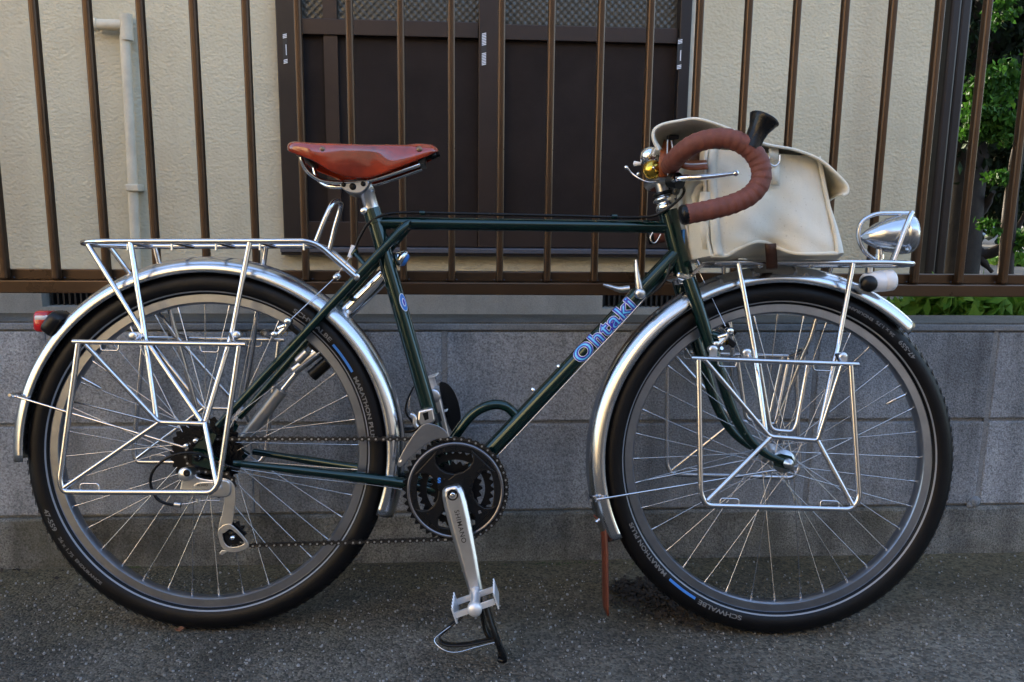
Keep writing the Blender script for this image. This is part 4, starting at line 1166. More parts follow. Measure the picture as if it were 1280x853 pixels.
g = MB(); g.lathe([(-0.02, 0.005), (0.02, 0.005)], B(536, 196, 0), (1, 0, 0.25), 10); g.lathe([(0, 0.0075), (0.010, 0.0075), (0.012, 0)], B(538, 195, 0), (1, 0, 0.25), 8); g.box(B(528, 203, 0), (0.012, 0.046, 0.014))
g.build('tension_bolt', MAT['blacksteel'], sd)
# seat post
g = MB(); sdir_ = (SEAT_T - BB).normalized()
P1 = SEAT_T + sdir_ * 0.035
g.tube([SEAT_T, P1, P1 + sdir_ * 0.0005, P1 + sdir_ * 0.016], [0.0135, 0.0135, 0.0145, 0.0125], 22)
g.tube(spline(BP([(461, 243, 0), (456, 234, 0), (445, 230, 0)]), 4), [0.0125, 0.013, 0.012], 16)
g.lathe([(0, 0.0138), (0.004, 0.0138)], SEAT_T, sdir_, 20)
sp_o = g.build('seat_post', MAT['alloy'], bike)
g = MB(); g.plate(spline(BP([(425, 226, .026), (447, 224, .026), (461, 226, .026), (458, 236, .026), (449, 242, .026), (436, 241, .026), (427, 235, .026)]), 3, True), (0, 0.052, 0))
g.build('seat_clamp', MAT['rim'], sp_o, bevel=0.002)
for px, py, r_, mm in ((441, 233.5, 0.006, 'blacksteel'), (429.5, 231, 0.0042, 'blacksteel'), (454, 230, 0.0045, 'blacksteel')):
    g = MB(); g.lathe([(0, r_), (0.0015, r_), (0.002, r_ * 0.5), (0.0021, 0)], B(px, py, 0.0265), (0, -1, 0), 12); g.build('clamp_bolt', MAT[mm], sp_o)

# ---- handlebar with cork brown tape
near = BP([(838, 206, 0.10), (850, 193, 0.15), (866, 181, 0.175), (888, 174, 0.188), (912, 174, 0.194), (934, 184, 0.196), (949, 203, 0.196), (951, 226, 0.196), (938, 244, 0.196), (916, 255, 0.196), (890, 262, 0.196), (857, 268.5, 0.196)])
near = [Vector((CL.x + 0.001, -0.055, CL.z))] + near
np_ = spline(near, 10)
wrap = [0.0153 + 0.0011 * ((i * 0.47) % 1.0) for i in range(len(np_))]
g = MB(); g.tube([CL + Vector((0, 0.10, 0)), CL - Vector((0, 0.10, 0))], 0.0127, 16)
hb = g.build('handlebar', MAT['alloy'], bike)
def far_side(p): return Vector((p.x + 0.12 * abs(p.y), -p.y, p.z + 0.02 * abs(p.y)))
for s in (1, -1):
    pts = near if s > 0 else [far_side(p) for p in near]
    c = spline(pts, 14); out = []; rad = []; acc = 0
    for i, p in enumerate(c):
        if i: acc += (c[i] - c[i - 1]).length
        out.append(p); rad.append(0.0152 + 0.0013 * ((acc / 0.0125) % 1.0))
    g = MB(); g.tube(out, rad, 18); g.build('bar_tape', MAT['tape'], hb)
    d = (pts[-1] - pts[-2]).normalized()
    g = MB(); g.lathe([(-0.002, 0.0158), (0.004, 0.0162), (0.008, 0.014), (0.009, 0)], pts[-1], d, 18); g.build('bar_end_plug', MAT['black'], hb)
# black flared rubber top of the brake hood
ho = B(938, 183, 0.197); hd = (B(956, 148, 0.197) - ho); Lh_ = hd.length; hd.normalize()
for s in (1, -1):
    o_ = ho if s > 0 else far_side(ho)
    g = MB(); g.lathe([(-0.004, 0.016), (0.004, 0.0155), (Lh_ * 0.35, 0.0148), (Lh_ * 0.6, 0.0165), (Lh_ * 0.85, 0.0215), (Lh_ * 0.97, 0.0245), (Lh_, 0.0235), (Lh_ + 0.001, 0.018), (Lh_ - 0.006, 0.012), (Lh_ - 0.006, 0)], o_, hd, 24); g.build('rubber_hood', MAT['black'], hb)
# polished brake lever with a ball end
g = MB(); lv = spline(BP([(846, 224, 0.13), (858, 222.5, 0.14), (875, 222, 0.15), (895, 220, 0.155), (911, 218, 0.158), (919, 217, 0.16)]), 5)
g.tube(lv, [0.0055, 0.0055, 0.0052, 0.0048, 0.0042, 0.0036, 0.0034], 12); g.lathe([(-0.005, 0.002), (-0.004, 0.0042), (0, 0.0056), (0.004, 0.0042), (0.0055, 0)], B(919.5, 217, 0.16), (1, 0, 0.1), 14)
g.lathe([(-0.010, 0.008), (0.010, 0.008)], B(846, 223, 0.13), (0, 1, 0), 14)
g.build('brake_lever', MAT['chrome'], hb)
g = MB(); g.lathe([(-0.001, 0.0028), (0.001, 0.0026)], B(861.5, 221.5, 0.152), (0, -1, 0), 10); g.build('pivot', MAT['brass'], hb)
g = MB(); g.tube([B(838, 226, 0.10), B(850, 228, 0.12)], 0.012, 12); g.tube([B(845, 240, 0.03), B(848, 224, 0.10)], 0.007, 10); g.build('lever_clamp', MAT['black'], hb)
# brass bell and chrome bell
bc = B(816, 211.5, 0.085)
g = MB(); g.lathe([(-0.012, 0.0155), (-0.008, 0.0170), (-0.002, 0.0168), (0.004, 0.0140), (0.008, 0.0095), (0.0098, 0.004), (0.0100, 0.0034), (0.0115, 0.0030), (0.012, 0)], bc, (-0.08, -1, 0.05), 28)
bell = g.build('brass_bell', MAT['brass'], hb)
g = MB(); g.lathe([(0, 0.0022), (0.0012, 0.0018), (0.0013, 0)], bc + Vector((-0.001, -0.012, 0)), (0, -1, 0), 10); g.build('bell_screw', MAT['chrome'], bell)
g = MB(); g.tube(spline(BP([(785, 211, 0.07), (790, 217, 0.07), (800, 224, 0.075), (812, 228, 0.078), (824, 226.5, 0.078)]), 5), 0.0016, 8); g.lathe([(-0.003, 0.002), (0, 0.0036), (0.003, 0.002), (0.0031, 0)], B(797.5, 218, 0.072), (0, -1, 0), 12)
g.lathe([(0, 0.0012), (0.006, 0.0036), (0.010, 0.002), (0.0101, 0)], B(786, 213, 0.07), (-0.6, 0, 0.6), 8); g.build('striker', MAT['chrome'], bell)
g = MB(); g.lathe([(-0.016, 0.010), (-0.010, 0.0165), (0, 0.0185), (0.008, 0.016), (0.014, 0.009), (0.016, 0)], B(812, 195, 0.03), (-0.15, -0.35, 0.9), 26); g.build('chrome_bell', MAT['chrome'], hb)
g = MB(); g.tube([B(813, 203, 0.04), B(818, 190, 0.05), B(821, 184, 0.055)], 0.0018, 8); g.lathe([(0, 0.003), (0.012, 0.005), (0.014, 0)], B(801, 205, 0.02), (-1, 0, 0), 10); g.build('cord', MAT['white'], hb)

# ---- cranks, chain, gears
CR = B(569.5, 612, 0.045); CR.y = -0.045
def teeth(n_, r0, h):
    return lambda a: r0 + h * (0.5 + 0.5 * math.cos(n_ * a)) - h * 0.5
g = MB(); g.ring(CR, 0.0790, teeth(44, 0.0912, 0.0065), -0.0015, 0.0015, 352); g.build('chainring', MAT['blacksteel'], bike)
g = MB(); g.ring(CR + Vector((0, 0.0075, 0)), 0.052, teeth(32, 0.0655, 0.006), -0.0012, 0.0012, 256); g.build('chainring', MAT['blacksteel'], bike)
g = MB(); g.ring(CR + Vector((0, 0.0150, 0)), 0.018, teeth(22, 0.0450, 0.006), -0.0012, 0.0012, 176); g.build('chainring', MAT['blacksteel'], bike)
# spider with four arms and an outer guard ring
g = MB()
def inner_r(a): return 0.0700 + 0.002 * math.cos(4 * (a - R(48)))
g.ring(CR, inner_r, 0.0860, -0.0085, -0.0020, 144)
for k in range(4):
    a = R(48 + 90 * k); e = Vector((math.cos(a), 0, math.sin(a))); f_ = Vector((-math.sin(a), 0, math.cos(a)))
    out = []
    for rr_, ww_ in ((0.004, 0.023), (0.022, 0.0200), (0.034, 0.0125), (0.046, 0.0100), (0.058, 0.0120), (0.066, 0.0190), (0.072, 0.030)):
        out.append((rr_, ww_))
    poly = [CR + e * r_ + f_ * w_ for r_, w_ in out] + [CR + e * r_ - f_ * w_ for r_, w_ in out[::-1]]
    g.plate([p + Vector((0, -0.0120 + 0.0004 * k, 0)) for p in poly], (0, 0.010, 0))
spider = g.build('chain_guard', MAT['black'], bike, bevel=0.0015)
g = MB(); g.lathe([(0.0082, 0.0800), (0.0096, 0.0822), (0.0098, 0.0832), (0.0088, 0.0850), (0.0070, 0.0860)], CR, (0, -1, 0), 120); g.build('guard_highlight_ring', MAT['guard'], spider)  # lighter ring stands in for the silver highlight on the guard
def flat_text(body, size, o, xd, yd, m_, name, parent, bold=0.0, sp=1.0):
    vs, fs = text_mesh(body, size, bold, 0, sp)
    g_ = MB(); g_.add([o + xd * v.x + yd * v.y for v in vs], fs, False)
    return g_.build(name, MAT[m_], parent)
CB = B(566, 618, 0.072); CE = B(595, 738, 0.080)
cd = (CE - CB).normalized(); cs = Vector((-cd.z, 0, cd.x))      # across the arm
flat_text('S', 0.012, B(549, 601, 0.061), Vector((1, 0, 0)), Vector((0, 0, 1)), 'blueprint', 'logo', spider, 0.0006)
for px, py in ((551, 655), (600, 641)):
    flat_text('8', 0.008, B(px, py, 0.0605), Vector((1, 0, 0.4)), Vector((-0.4, 0, 1)), 'greyprint', 'logo', spider, 0.001)
# near crank arm
g = MB(); rows = []
L_ = (CE - CB).length
for t, wd, th, yy in ((-0.085, 0.006, 0.008, 0), (-0.078, 0.0130, 0.012, 0), (-0.05, 0.0172, 0.014, 0), (0.0, 0.0195, 0.0150, 0), (0.12, 0.0205, 0.014, -0.001), (0.3, 0.0196, 0.0125, -0.003), (0.6, 0.0168, 0.0115, -0.006), (0.85, 0.0138, 0.0115, -0.009), (0.98, 0.0125, 0.0115, -0.010), (1.04, 0.0115, 0.0110, -0.010), (1.085, 0.0075, 0.009, -0.010)):
    c = CB + cd * (L_ * t) + Vector((0, yy + 0.006, 0))
    sec = []
    for x_, y_ in ((-1, 0.6), (-1, -0.35), (-0.62, -1), (0.62, -1), (1, -0.35), (1, 0.6)):
        sec.append(c + cs * (wd * x_) + Vector((0, th * y_ * 0.75, 0)))
    rows.append(sec)
g.grid(rows, False, True); g.add(rows[0], [tuple(range(6))], False); g.add(rows[-1], [tuple(range(6))], False)
crank = g.build('crank_arm', MAT['alloy'], bike, bevel=0.0016)
g = MB(); g.lathe([(-0.004, 0.0098), (0.0012, 0.0098), (0.0016, 0.0080), (0.0, 0.0070), (0.0, 0.0)], CB + Vector((0, -0.0052, 0)), (0, -1, 0), 24); g.build('crank_cap', MAT['black'], crank)
g = MB(); g.lathe([(0, 0.0046), (0.0012, 0.0044), (0.0014, 0.002), (0.0004, 0)], CB + Vector((0, -0.0054, 0)), (0, -1, 0), 6); g.build('crank_bolt', MAT['chrome'], crank)
o_ = CB + cd * (L_ * 0.325); 
tx = text_mesh('SHIMANO', 0.0120, 0.0001, 0, 1.12)
g = MB(); g.add([o_ + cd * v.x - cs * (-v.y) * (1 if cs.x < 0 else -1) * -1 + Vector((0, -0.0056 - 0.0062 * (v.x / L_ + 0.325), 0)) for v in tx[0]], tx[1], False); g.build('lettering', MAT['blackprint'], crank)
# far crank arm
g = MB()
FB = Vector((BB.x, 0.072, BB.z)); FE = FB - (CE - CB) + Vector((0, 0.01, 0)); FE.y = 0.080
g.bar(FB, FE - cd * 0.010, 0.026, 0.014, (0, 1, 0)); g.lathe([(-0.009, 0), (-0.009, 0.0145), (0.009, 0.0145), (0.009, 0)], FE, (0, 1, 0), 20)
g.build('crank_arm', MAT['alloy'], bike, bevel=0.003)
# pedals with cage, clip and strap
def pedal(E, s, tilt, flip):
    """E = crank end; s = +1 towards the viewer; cage lies in a plane tilted by tilt"""
    ex = Vector((math.cos(tilt), 0, math.sin(tilt))); ez = Vector((-math.sin(tilt), 0, math.cos(tilt))); ey = Vector((0, -s, 0))
    P = lambda a, b, c: E + ex * a + ey * b + ez * c
    g_ = MB()
    g_.lathe([(0.004, 0.008), (0.012, 0.008), (0.014, 0.011), (0.030, 0.0085), (0.070, 0.0085), (0.082, 0.012), (0.092, 0.012), (0.096, 0.009), (0.097, 0)], E, ey, 20)
    for b in (0.026, 0.086):
        g_.bar(P(-0.034, b, 0), P(0.034, b, 0), 0.005, 0.009, ez)
    g_.bar(P(-0.034, 0.054, -0.012), P(0.034, 0.054, -0.012), 0.004, 0.004, ez)
    po = g_.build('pedal', MAT['pedal'], bike)
    for a in (-0.036, 0.036):
        g_ = MB()
        m_ = [P(a, 0.016, -0.013), P(a, 0.016, 0.013)]
        k = 0
        out = [P(a, 0.018, -0.012)]
        for i in range(11):
            out.append(P(a, 0.018 + 0.074 * i / 10, 0.015 if i % 2 == 0 else 0.009))
        out.append(P(a, 0.092, -0.012))
        g_.plate(out, ex * 0.0022)
        g_.build('pedal_cage', MAT['pedal'], po)
    def strip(pts, w_, th, name, m_, par):
        c = spline([Vector(p) for p in pts], 5); g2 = MB()
        g2.grid([[p - ey * w_ / 2, p, p + ey * w_ / 2] for p in c]); return g2.build(name, m_, par, solid=th)
    if flip:
        clip = (BP([(606, 750, .135), (611, 768, .140), (618, 790, .145), (626, 812, .140), (631, 822, .132), (622, 821, .125)]), BP([(600, 747, .105), (603, 768, .105), (607, 786, .108), (613, 797, .112)]))
        stp = BP([(578, 770, .115), (560, 785, .118), (549, 796, .125), (556, 805, .130), (580, 806, .135), (606, 801, .138), (622, 798, .140)])
        wire = BP([(563, 783, .130), (551, 792, .135), (543, 800, .140), (549, 809, .150), (561, 815, .155), (575, 815, .155), (596, 809, .152), (620, 803, .150)])
    else:
        clip = ([P(0.038, 0.070, -0.004), P(0.046, 0.070, -0.03), P(0.056, 0.062, -0.062), P(0.050, 0.056, -0.085)], [P(0.038, 0.036, -0.004), P(0.046, 0.036, -0.03), P(0.056, 0.044, -0.062), P(0.050, 0.050, -0.085)])
        stp = [P(0.045, 0.030, -0.055), P(0.01, 0.026, -0.062), P(-0.03, 0.03, -0.03), P(-0.034, 0.05, -0.008)]
        wire = [P(0.045, 0.082, -0.055), P(0.01, 0.086, -0.062), P(-0.035, 0.084, -0.03), P(-0.036, 0.070, -0.004)]
    if not flip:
        g2 = MB(); g2.plate(spline(BP([(549, 479, -.13), (561, 481, -.13), (571, 497, -.13), (576, 520, -.13), (574, 538, -.13), (566, 541, -.13), (559, 527, -.13), (553, 503, -.13)]), 3, True), (0, 0.004, 0)); g2.build('toe_clip', MAT['black'], po, bevel=0.001)
    tc_ = strip(clip[0], 0.030, 0.007, 'toe_clip', MAT['black'], po)
    strip(clip[1], 0.030, 0.006, 'toe_clip', MAT['black'], po)
    so = strip(stp, 0.013, 0.003, 'toe_strap', MAT['black'], po)
    g_ = MB(); g_.tube(spline(wire, 6), 0.0010, 6); g_.build('strap_edge', MAT['wire'], po)
    return po
pedal(CE, 1, R(20), True)
pedal(FE, -1, R(-72), False)
# cassette
g = MB()
for k, (nt_, yy) in enumerate(((32, 0.022), (28, 0.026), (24, 0.030), (21, 0.034), (18, 0.038), (16, 0.042), (14, 0.0455), (12, 0.049))):
    r_ = 0.0127 / (2 * math.sin(PI / nt_))
    g.ring(HUB_R + Vector((0, -yy, 0)), r_ * 0.62, teeth(nt_, r_ - 0.001, 0.005), -0.0009, 0.0009, nt_ * 6)
g.lathe([(0.018, 0.021), (0.049, 0.017), (0.052, 0.014), (0.053, 0.0)], HUB_R, (0, -1, 0), 24)
cass = g.build('cassette', MAT['blacksteel'], bike)
g = MB()
for px, py in ((233, 557.5), (245, 551)):
    g.lathe([(-0.006, 0.0042), (0.004, 0.0042), (0.005, 0.003), (0.0052, 0)], B(px, py, 0.072), (0, -1, 0), 10)
g.build('eyelet_bolt', MAT['chrome'], bike)
g = MB(); g.lathe([(0.062, 0.009), (0.068, 0.009), (0.069, 0.005), (0.074, 0.005), (0.0745, 0)], HUB_R, (0, -1, 0), 6); g.build('axle_nut', MAT['blacksteel'], bike)
# chain: outer and inner links along the run
J1, J2 = B(276, 606, 0.050), B(291, 667, 0.046)
J1.y = -0.049; J2.y = -0.046
rs_ = 0.0127 / (2 * math.sin(PI / 14)); rj = 0.0127 / (2 * math.sin(PI / 11)); rc_ = 0.0905
path = []
def arc(c, r_, a0, a1, n_, y=None):
    for i in range(n_ + 1):
        a = R(a0 + (a1 - a0) * i / n_); path.append(Vector((c.x + math.cos(a) * r_, c.y if y is None else y, c.z + math.sin(a) * r_)))
SC = HUB_R + Vector((0, -0.0455, 0))
up_ = math.degrees(math.asin((rc_ - rs_) / (CR.x)))
arc(CR, rc_, -100, 96, 40)
arc(SC, rs_, 97, 262, 14)
arc(J1, rj, 60, -60, 8)
arc(J2, rj, 130, 275, 10)
path.append(path[0].copy())
dense = []
for a, b_ in zip(path, path[1:]):
    n_ = max(1, int((b_ - a).length / 0.0015)); dense += [a.lerp(b_, i / n_) for i in range(n_)]
tot = sum((b_ - a).length for a, b_ in zip(dense, dense[1:]))
pitch = tot / round(tot / 0.0127 / 2) / 2
pins = [dense[0]]; acc = 0
for a, b_ in zip(dense, dense[1:]):
    acc += (b_ - a).length
    if acc >= pitch: pins.append(b_); acc -= pitch
g = MB()
for i, (a, b_) in enumerate(zip(pins, pins[1:])):
    d = (b_ - a); 
    if d.length < 1e-4 or d.length > 0.02: continue
    e = d.normalized(); f_ = Vector((-e.z, 0, e.x)); f_.normalize(); m_ = (a + b_) / 2; h = 0.0043
    yo = 0.0033 if i % 2 else 0.0022
    out = [a - e * 0.0038, a - e * 0.0025 + f_ * h, m_ + f_ * h * 0.40, b_ + e * 0.0025 + f_ * h, b_ + e * 0.0038, b_ + e * 0.0025 - f_ * h, m_ - f_ * h * 0.40, a - e * 0.0025 - f_ * h]
    for s in (1, -1):
        g.plate([p + Vector((0, -s * yo - (0.0005), 0)) for p in out], (0, 0.001, 0))
    g.lathe([(-0.0042, 0), (-0.0042, 0.0018), (0.0042, 0.0018), (0.0042, 0)], a, (0, 1, 0), 6, False)
ch = g.build('chain', MAT['chain'], bike)
g = MB()
for a in pins: g.lathe([(-0.0051, 0), (-0.0051, 0.0019), (0.0051, 0.0019), (0.0051, 0)], a, (0, 1, 0), 6, False)
pn = g.build('chain_pins', MAT['alloy'], ch); pn['kind'] = 'stuff'
ch['kind'] = 'stuff'
# rear derailleur
g = MB()
g.lathe([(-0.014, 0.010), (0.006, 0.0125), (0.012, 0.0125), (0.014, 0.010), (0.0145, 0)], B(235, 592, 0.064), (-0.15, -1, 0.05), 20)
g.plate(spline(BP([(226, 606, .062), (231, 590, .062), (240, 586, .062), (246, 596, .062), (262, 600, .062), (284, 601, .060), (288, 612, .060), (282, 622, .060), (250, 619, .062), (226, 618, .062)]), 3, True), (0, 0.018, 0))
rd = g.build('rear_derailleur', MAT['alloy'], bike, bevel=0.002)
g = MB(); g.lathe([(0, 0.0062), (0.001, 0.006), (0.0012, 0.003), (0.0, 0)], B(233.5, 591.5, 0.080), (0, -1, 0), 14); g.build('derailleur_bolt', MAT['blacksteel'], rd)
g = MB(); g.plate(spline(BP([(244, 605, .065), (258, 603, .065), (272, 604, .065), (276, 613, .065), (256, 613.5, .065), (243, 613, .065)]), 3, True), (0, 0.003, 0)); g.build('derailleur_body', MAT['alloy'], rd, bevel=0.001)
flat_text('ALIVIO', 0.0062, B(253, 607, 0.0665), Vector((1, 0, 0.04)), Vector((-0.04, 0, 1)), 'blackprint', 'lettering', rd)
g = MB()
cage = spline(BP([(272, 600, .056), (286, 600, .056), (294, 612, .056), (293, 635, .056), (290, 657, .056), (297, 663, .056), (311, 681, .056), (302, 690, .056), (286, 691, .056), (277, 694, .056), (275, 689, .056), (279, 683, .056), (273, 672, .056), (274, 660, .056), (278, 640, .056), (280, 622, .056)]), 3, True)
# plate with an opening over the lower pulley: build as a band round the hole plus the arm
hole_c = B(291, 673, .056); hole = 14
g.plate(spline(BP([(272, 600, .056), (286, 600, .056), (294, 612, .056), (293, 635, .056), (290, 656, .056), (284, 664, .056), (276, 668, .056), (273, 666, .056), (274, 655, .056), (278, 640, .056), (280, 622, .056)]), 3, True), (0, 0.003, 0))
rim_o = spline(BP([(273, 662, .0562), (284, 655, .0562), (295, 661, .0562), (311, 681, .0562), (302, 689, .0562), (286, 690.5, .0562), (277, 684, .0562), (273, 672, .0562)]), 5, True)
rim_i = [hole_c + Vector(((p - hole_c).x * 0.70, (p - hole_c).y, (p - hole_c).z * 0.62)) for p in rim_o]
nn = len(rim_o)
vs = rim_o + rim_i + [p + Vector((0, .003, 0)) for p in rim_o] + [p + Vector((0, .003, 0)) for p in rim_i]
fs = []
for i in range(nn):
    j = (i + 1) % nn
    fs += [(i, j, nn + j, nn + i), (2 * nn + i, 3 * nn + i, 3 * nn + j, 2 * nn + j), (i, 2 * nn + i, 2 * nn + j, j), (nn + i, nn + j, 3 * nn + j, 3 * nn + i)]
g.add(vs, fs, False)
g.plate(BP([(277, 688, .0562), (286, 689, .0562), (277, 694.5, .0562), (274, 692, .0562)]), (0, 0.003, 0))
g.build('pulley_cage', MAT['alloy'], rd, bevel=0.0007)
for J in (J1, J2):
    g = MB(); g.ring(J, 0.0055, teeth(11, 0.0215, 0.006), -0.002, 0.002, 99); g.lathe([(-0.004, 0), (-0.004, 0.006), (0.004, 0.006), (0.004, 0)], J, (0, 1, 0), 14); g.build('pulley', MAT['black'], rd)
g = MB(); g.lathe([(-0.006, 0.004), (0.004, 0.004), (0.005, 0)], B(291, 672, 0.052), (0, -1, 0), 10); g.build('pulley_bolt', MAT['chrome'], rd)
# front derailleur
g = MB()
g.plate(spline(BP([(497, 579, .052), (501, 584, .052), (511, 573, .052), (528, 558, .052), (546, 549, .052), (560, 547, .052), (557, 539, .052), (546, 532, .052), (531, 530, .052), (519, 541, .052), (507, 559, .052)]), 3, True), (0, 0.002, 0))
g.plate(spline(BP([(503, 578, .040), (511, 563, .040), (526, 550, .040), (545, 545, .040), (565, 547, .040), (564, 552, .040), (545, 551, .040), (528, 557, .040), (514, 569, .040), (507, 579, .040)]), 3, True), (0, 0.002, 0))
g.tube([B(500, 576, .052), B(505, 577, .038)], 0.003, 8)
fd = g.build('front_derailleur', MAT['rim'], bike, bevel=0.0006)
g = MB(); g.plate(BP([(523, 514, .034), (541, 510, .034), (544, 525, .034), (541, 530, .034), (526, 533, .034), (522, 525, .034)]), (0, 0.022, 0)); g.build('derailleur_link', MAT['alloy'], fd, bevel=0.003)
g = MB(); g.plate(BP([(528, 517, .0346), (535, 515, .0346), (536, 524, .0346), (531, 526, .0346)]), (0, 0.001, 0)); g.build('link_recess', MAT['blacksteel'], fd)
g = MB(); g.tube(spline(BP([(513, 518, .03), (518, 521, .03), (519, 530, .03), (522, 534, .03)]), 4), 0.0042, 10); g.lathe([(-0.004, .005), (0.004, .005)], B(514.5, 518.5, .03), (0, 1, 0), 10); g.build('cable_arm', MAT['alloy'], fd)
g = MB(); a = BB.lerp(SEAT_T, 0.245); g.tube([a, a + (SEAT_T - BB).normalized() * 0.016], 0.0172, 20); g.build('clamp_band', MAT['blacksteel'], fd)
# ---- brakes
def cantilever(px, py, n_, s, m=1):
    P = lambda x, y, k=0.0: Vector((B(px + x, py + y, n_ + k).x, -s * (n_ + k), B(px + x, py + y, n_ + k).z))
    g_ = MB()
    g_.tube([P(-4 * m, 6), P(4 * m, -2), P(8 * m, -10)], [0.0055, 0.0048, 0.0042], 10)
    g_.lathe([(-0.008, 0.0062), (0.010, 0.0062), (0.012, 0.004), (0.0122, 0)], P(8 * m, -10), (0, -s, 0), 12)
    g_.lathe([(-0.008, 0.0052), (0.009, 0.0052), (0.010, 0.003), (0.0102, 0)], P(-9 * m, 6), (0, -s, 0), 12)
    g_.lathe([(-0.006, 0.0045), (0.008, 0.0045)], P(-1 * m, -3), (0.8, -0.3 * s, 0.3), 10)
    bo = g_.build('brake', MAT['chrome'], bike)
    g_ = MB(); q = P(10 * m, 0); q.y = -s * (n_ - 0.028); g_.box(q, (0.042, 0.010, 0.011), Matrix.Rotation(R(38 * m), 3, 'Y')); g_.build('brake_pad', MAT['black'], bo, bevel=0.002)
    g_ = MB(); g_.lathe([(-0.003, 0.0052), (0.004, 0.0052)], P(3 * m, 4), (0.5, -s, 0), 8); g_.build('washer', MAT['brass'], bo)
    return bo
cantilever(353, 412, 0.062, 1); cantilever(374, 440, 0.055, -1)
cantilever(903, 424, 0.060, 1, 1); cantilever(915, 410, 0.055, -1, 1)
# ---- cables
def cable(pts, name='brake_cable', r_=0.0022, m_='black', k=6):
    g_ = MB(); g_.tube(spline(BP(pts), k), r_, 8); return g_.build(name, MAT[m_], bike)
cable([(443, 312, 0.012), (450, 296, 0.012), (462, 278, 0.014), (482, 268.5, 0.014), (510, 266, 0.012), (560, 267, 0.012), (700, 270, 0.012), (800, 272, 0.014), (828, 265, 0.03), (846, 252, 0.05), (855, 240, 0.06), (852, 229, 0.09)], r_=0.0026)
cable([(443, 314, 0.012), (421, 345, 0.010)], r_=0.0009, m_='wire'); cable([(421, 345, 0.01), (363, 400, 0.058)], r_=0.0009, m_='wire')
cable([(442, 307, 0.012), (437, 322, 0.012)], 'cable_adjuster', 0.0045, 'white')
g = MB(); g.lathe([(-0.005, 0.006), (0.006, 0.006), (0.007, 0.003)], B(421, 346, 0.010), (0.7, 0, 0.7), 10); g.build('cable_hanger', MAT['chrome'], bike)
for px, py in ((528, 266.5), (768, 271)):
    g = MB(); g.lathe([(-0.005, 0.0045), (0.005, 0.0045)], B(px, py, 0.012), (1, 0, 0), 10); g.build('cable_clip', MAT['green'], bike)
cable([(868, 328, 0.0), (880, 352, 0.01), (907, 408, 0.058)], r_=0.0009, m_='wire'); cable([(868, 325, 0), (861, 303, 0.0), (858, 282, 0.01)], r_=0.0022, m_='white'); cable([(868, 325, 0), (866, 303, 0), (864, 282, 0.01)], r_=0.0022, m_='white')
g = MB(); g.lathe([(-0.008, 0.004), (0.008, 0.004)], B(873, 326, 0.0), (-0.4, 0, 0.8), 10); g.build('cable_hanger', MAT['chrome'], bike)
cable([(807, 372, 0.022), (780, 402, 0.020), (730, 455, 0.020), (670, 519, 0.020), (621, 571, 0.020)], 'gear_cable', 0.0010, 'wire', 2)
cable([(811, 371, 0.024), (826, 358, 0.03), (834, 345, 0.03), (838, 330, 0.028)], 'gear_cable', 0.0018, 'black')
cable([(300, 587, 0.060), (276, 580, 0.066), (245, 567, 0.078), (215, 570, 0.082), (194, 585, 0.080), (188, 604, 0.076), (197, 624, 0.072), (213, 631, 0.068), (224, 631, 0.066)], 'gear_cable', 0.0026, 'black')
cable([(222, 631, 0.066), (236, 629.5, 0.064), (252, 626, 0.062), (275, 626, 0.06)], 'gear_cable', 0.0012, 'wire')
g = MB(); g.lathe([(-0.006, 0.0048), (0.005, 0.0048)], B(222, 631, 0.066), (-1, 0, 0.1), 10); g.lathe([(-0.003, 0.004), (0.004, 0.004)], B(248, 626, 0.062), (0, 0, 1), 8); g.build('cable_adjuster', MAT['alloy'], bike)
cable([(300, 586, 0.058), (380, 597, 0.046), (470, 607, 0.034), (520, 615, 0.028)], 'gear_cable', 0.0010, 'wire')
cable([(816, 291, 0.02), (813, 297, 0.02), (815, 303, 0.02), (820, 303, 0.02), (826, 293, 0.02)], 'cable_loop', 0.0014, 'wire')
# ---- shift levers on the down tube
for s, pts in ((1, [(800, 366, .026), (798, 352, .027), (796, 338, .027), (795, 325, .026)]), (-1, [(787, 361, -.022), (775, 362, -.024), (764, 359, -.024), (754, 356, -.024)])):
    p = spline(BP(pts), 4)
    g = MB(); g.tube(p, [0.0068, 0.0062, 0.0052, 0.0042, 0.0034, 0.0024], 12)
    if s > 0: g.lathe([(-0.012, 0.009), (0.002, 0.0102), (0.006, 0.009), (0.008, 0.005), (0.0082, 0)], B(800, 367, .026), (0, -1, 0), 20)
    else: g.lathe([(-0.008, 0.009), (0.012, 0.009)], B(800, 367, -.020), (0, 1, 0), 16)
    g.build('shift_lever', MAT['alloy'], bike)

# ================================================================== PUMP on the far seat stay
def bw(v): return BO + MB3 @ v
pump = thing('bicycle_pump', 'silver and grey tube shaped pump held along the far seat stay', 'pump', tuple(bw(B(385, 455, -0.034))))
def wpts(l): return [bw(B(*p)) - pump.location for p in l]
g = MB(); g.tube(wpts([(481, 344, -.030), (428, 396, -.034)]), 0.0145, 18); g.build('barrel', MAT['chrome'], pump)
g = MB(); g.tube(wpts([(352, 488, -.055), (300, 556, -.062)]), 0.0125, 18); g.build('handle', MAT['grey'], pump)
g = MB(); g.tube(wpts([(428, 396, -.036), (399, 432, -.042), (378, 457, -.050), (352, 489, -.055)]), [0.008, 0.0075, 0.0055, 0.0055], 14); g.build('piston_rod', MAT['chrome'], pump)
g = MB(); g.tube(wpts([(368, 463, -.050), (398, 440, -.045)]), 0.0100, 14); g.tube(wpts([(372, 452, -.040), (384, 440, -.040)]), 0.008, 12); g.build('pump_head', MAT['alloy'], pump)
g = MB(); g.tube(wpts([(390, 470, -.050), (410, 452, -.048)]), 0.012, 12); g.build('pump_foot', MAT['black'], pump)

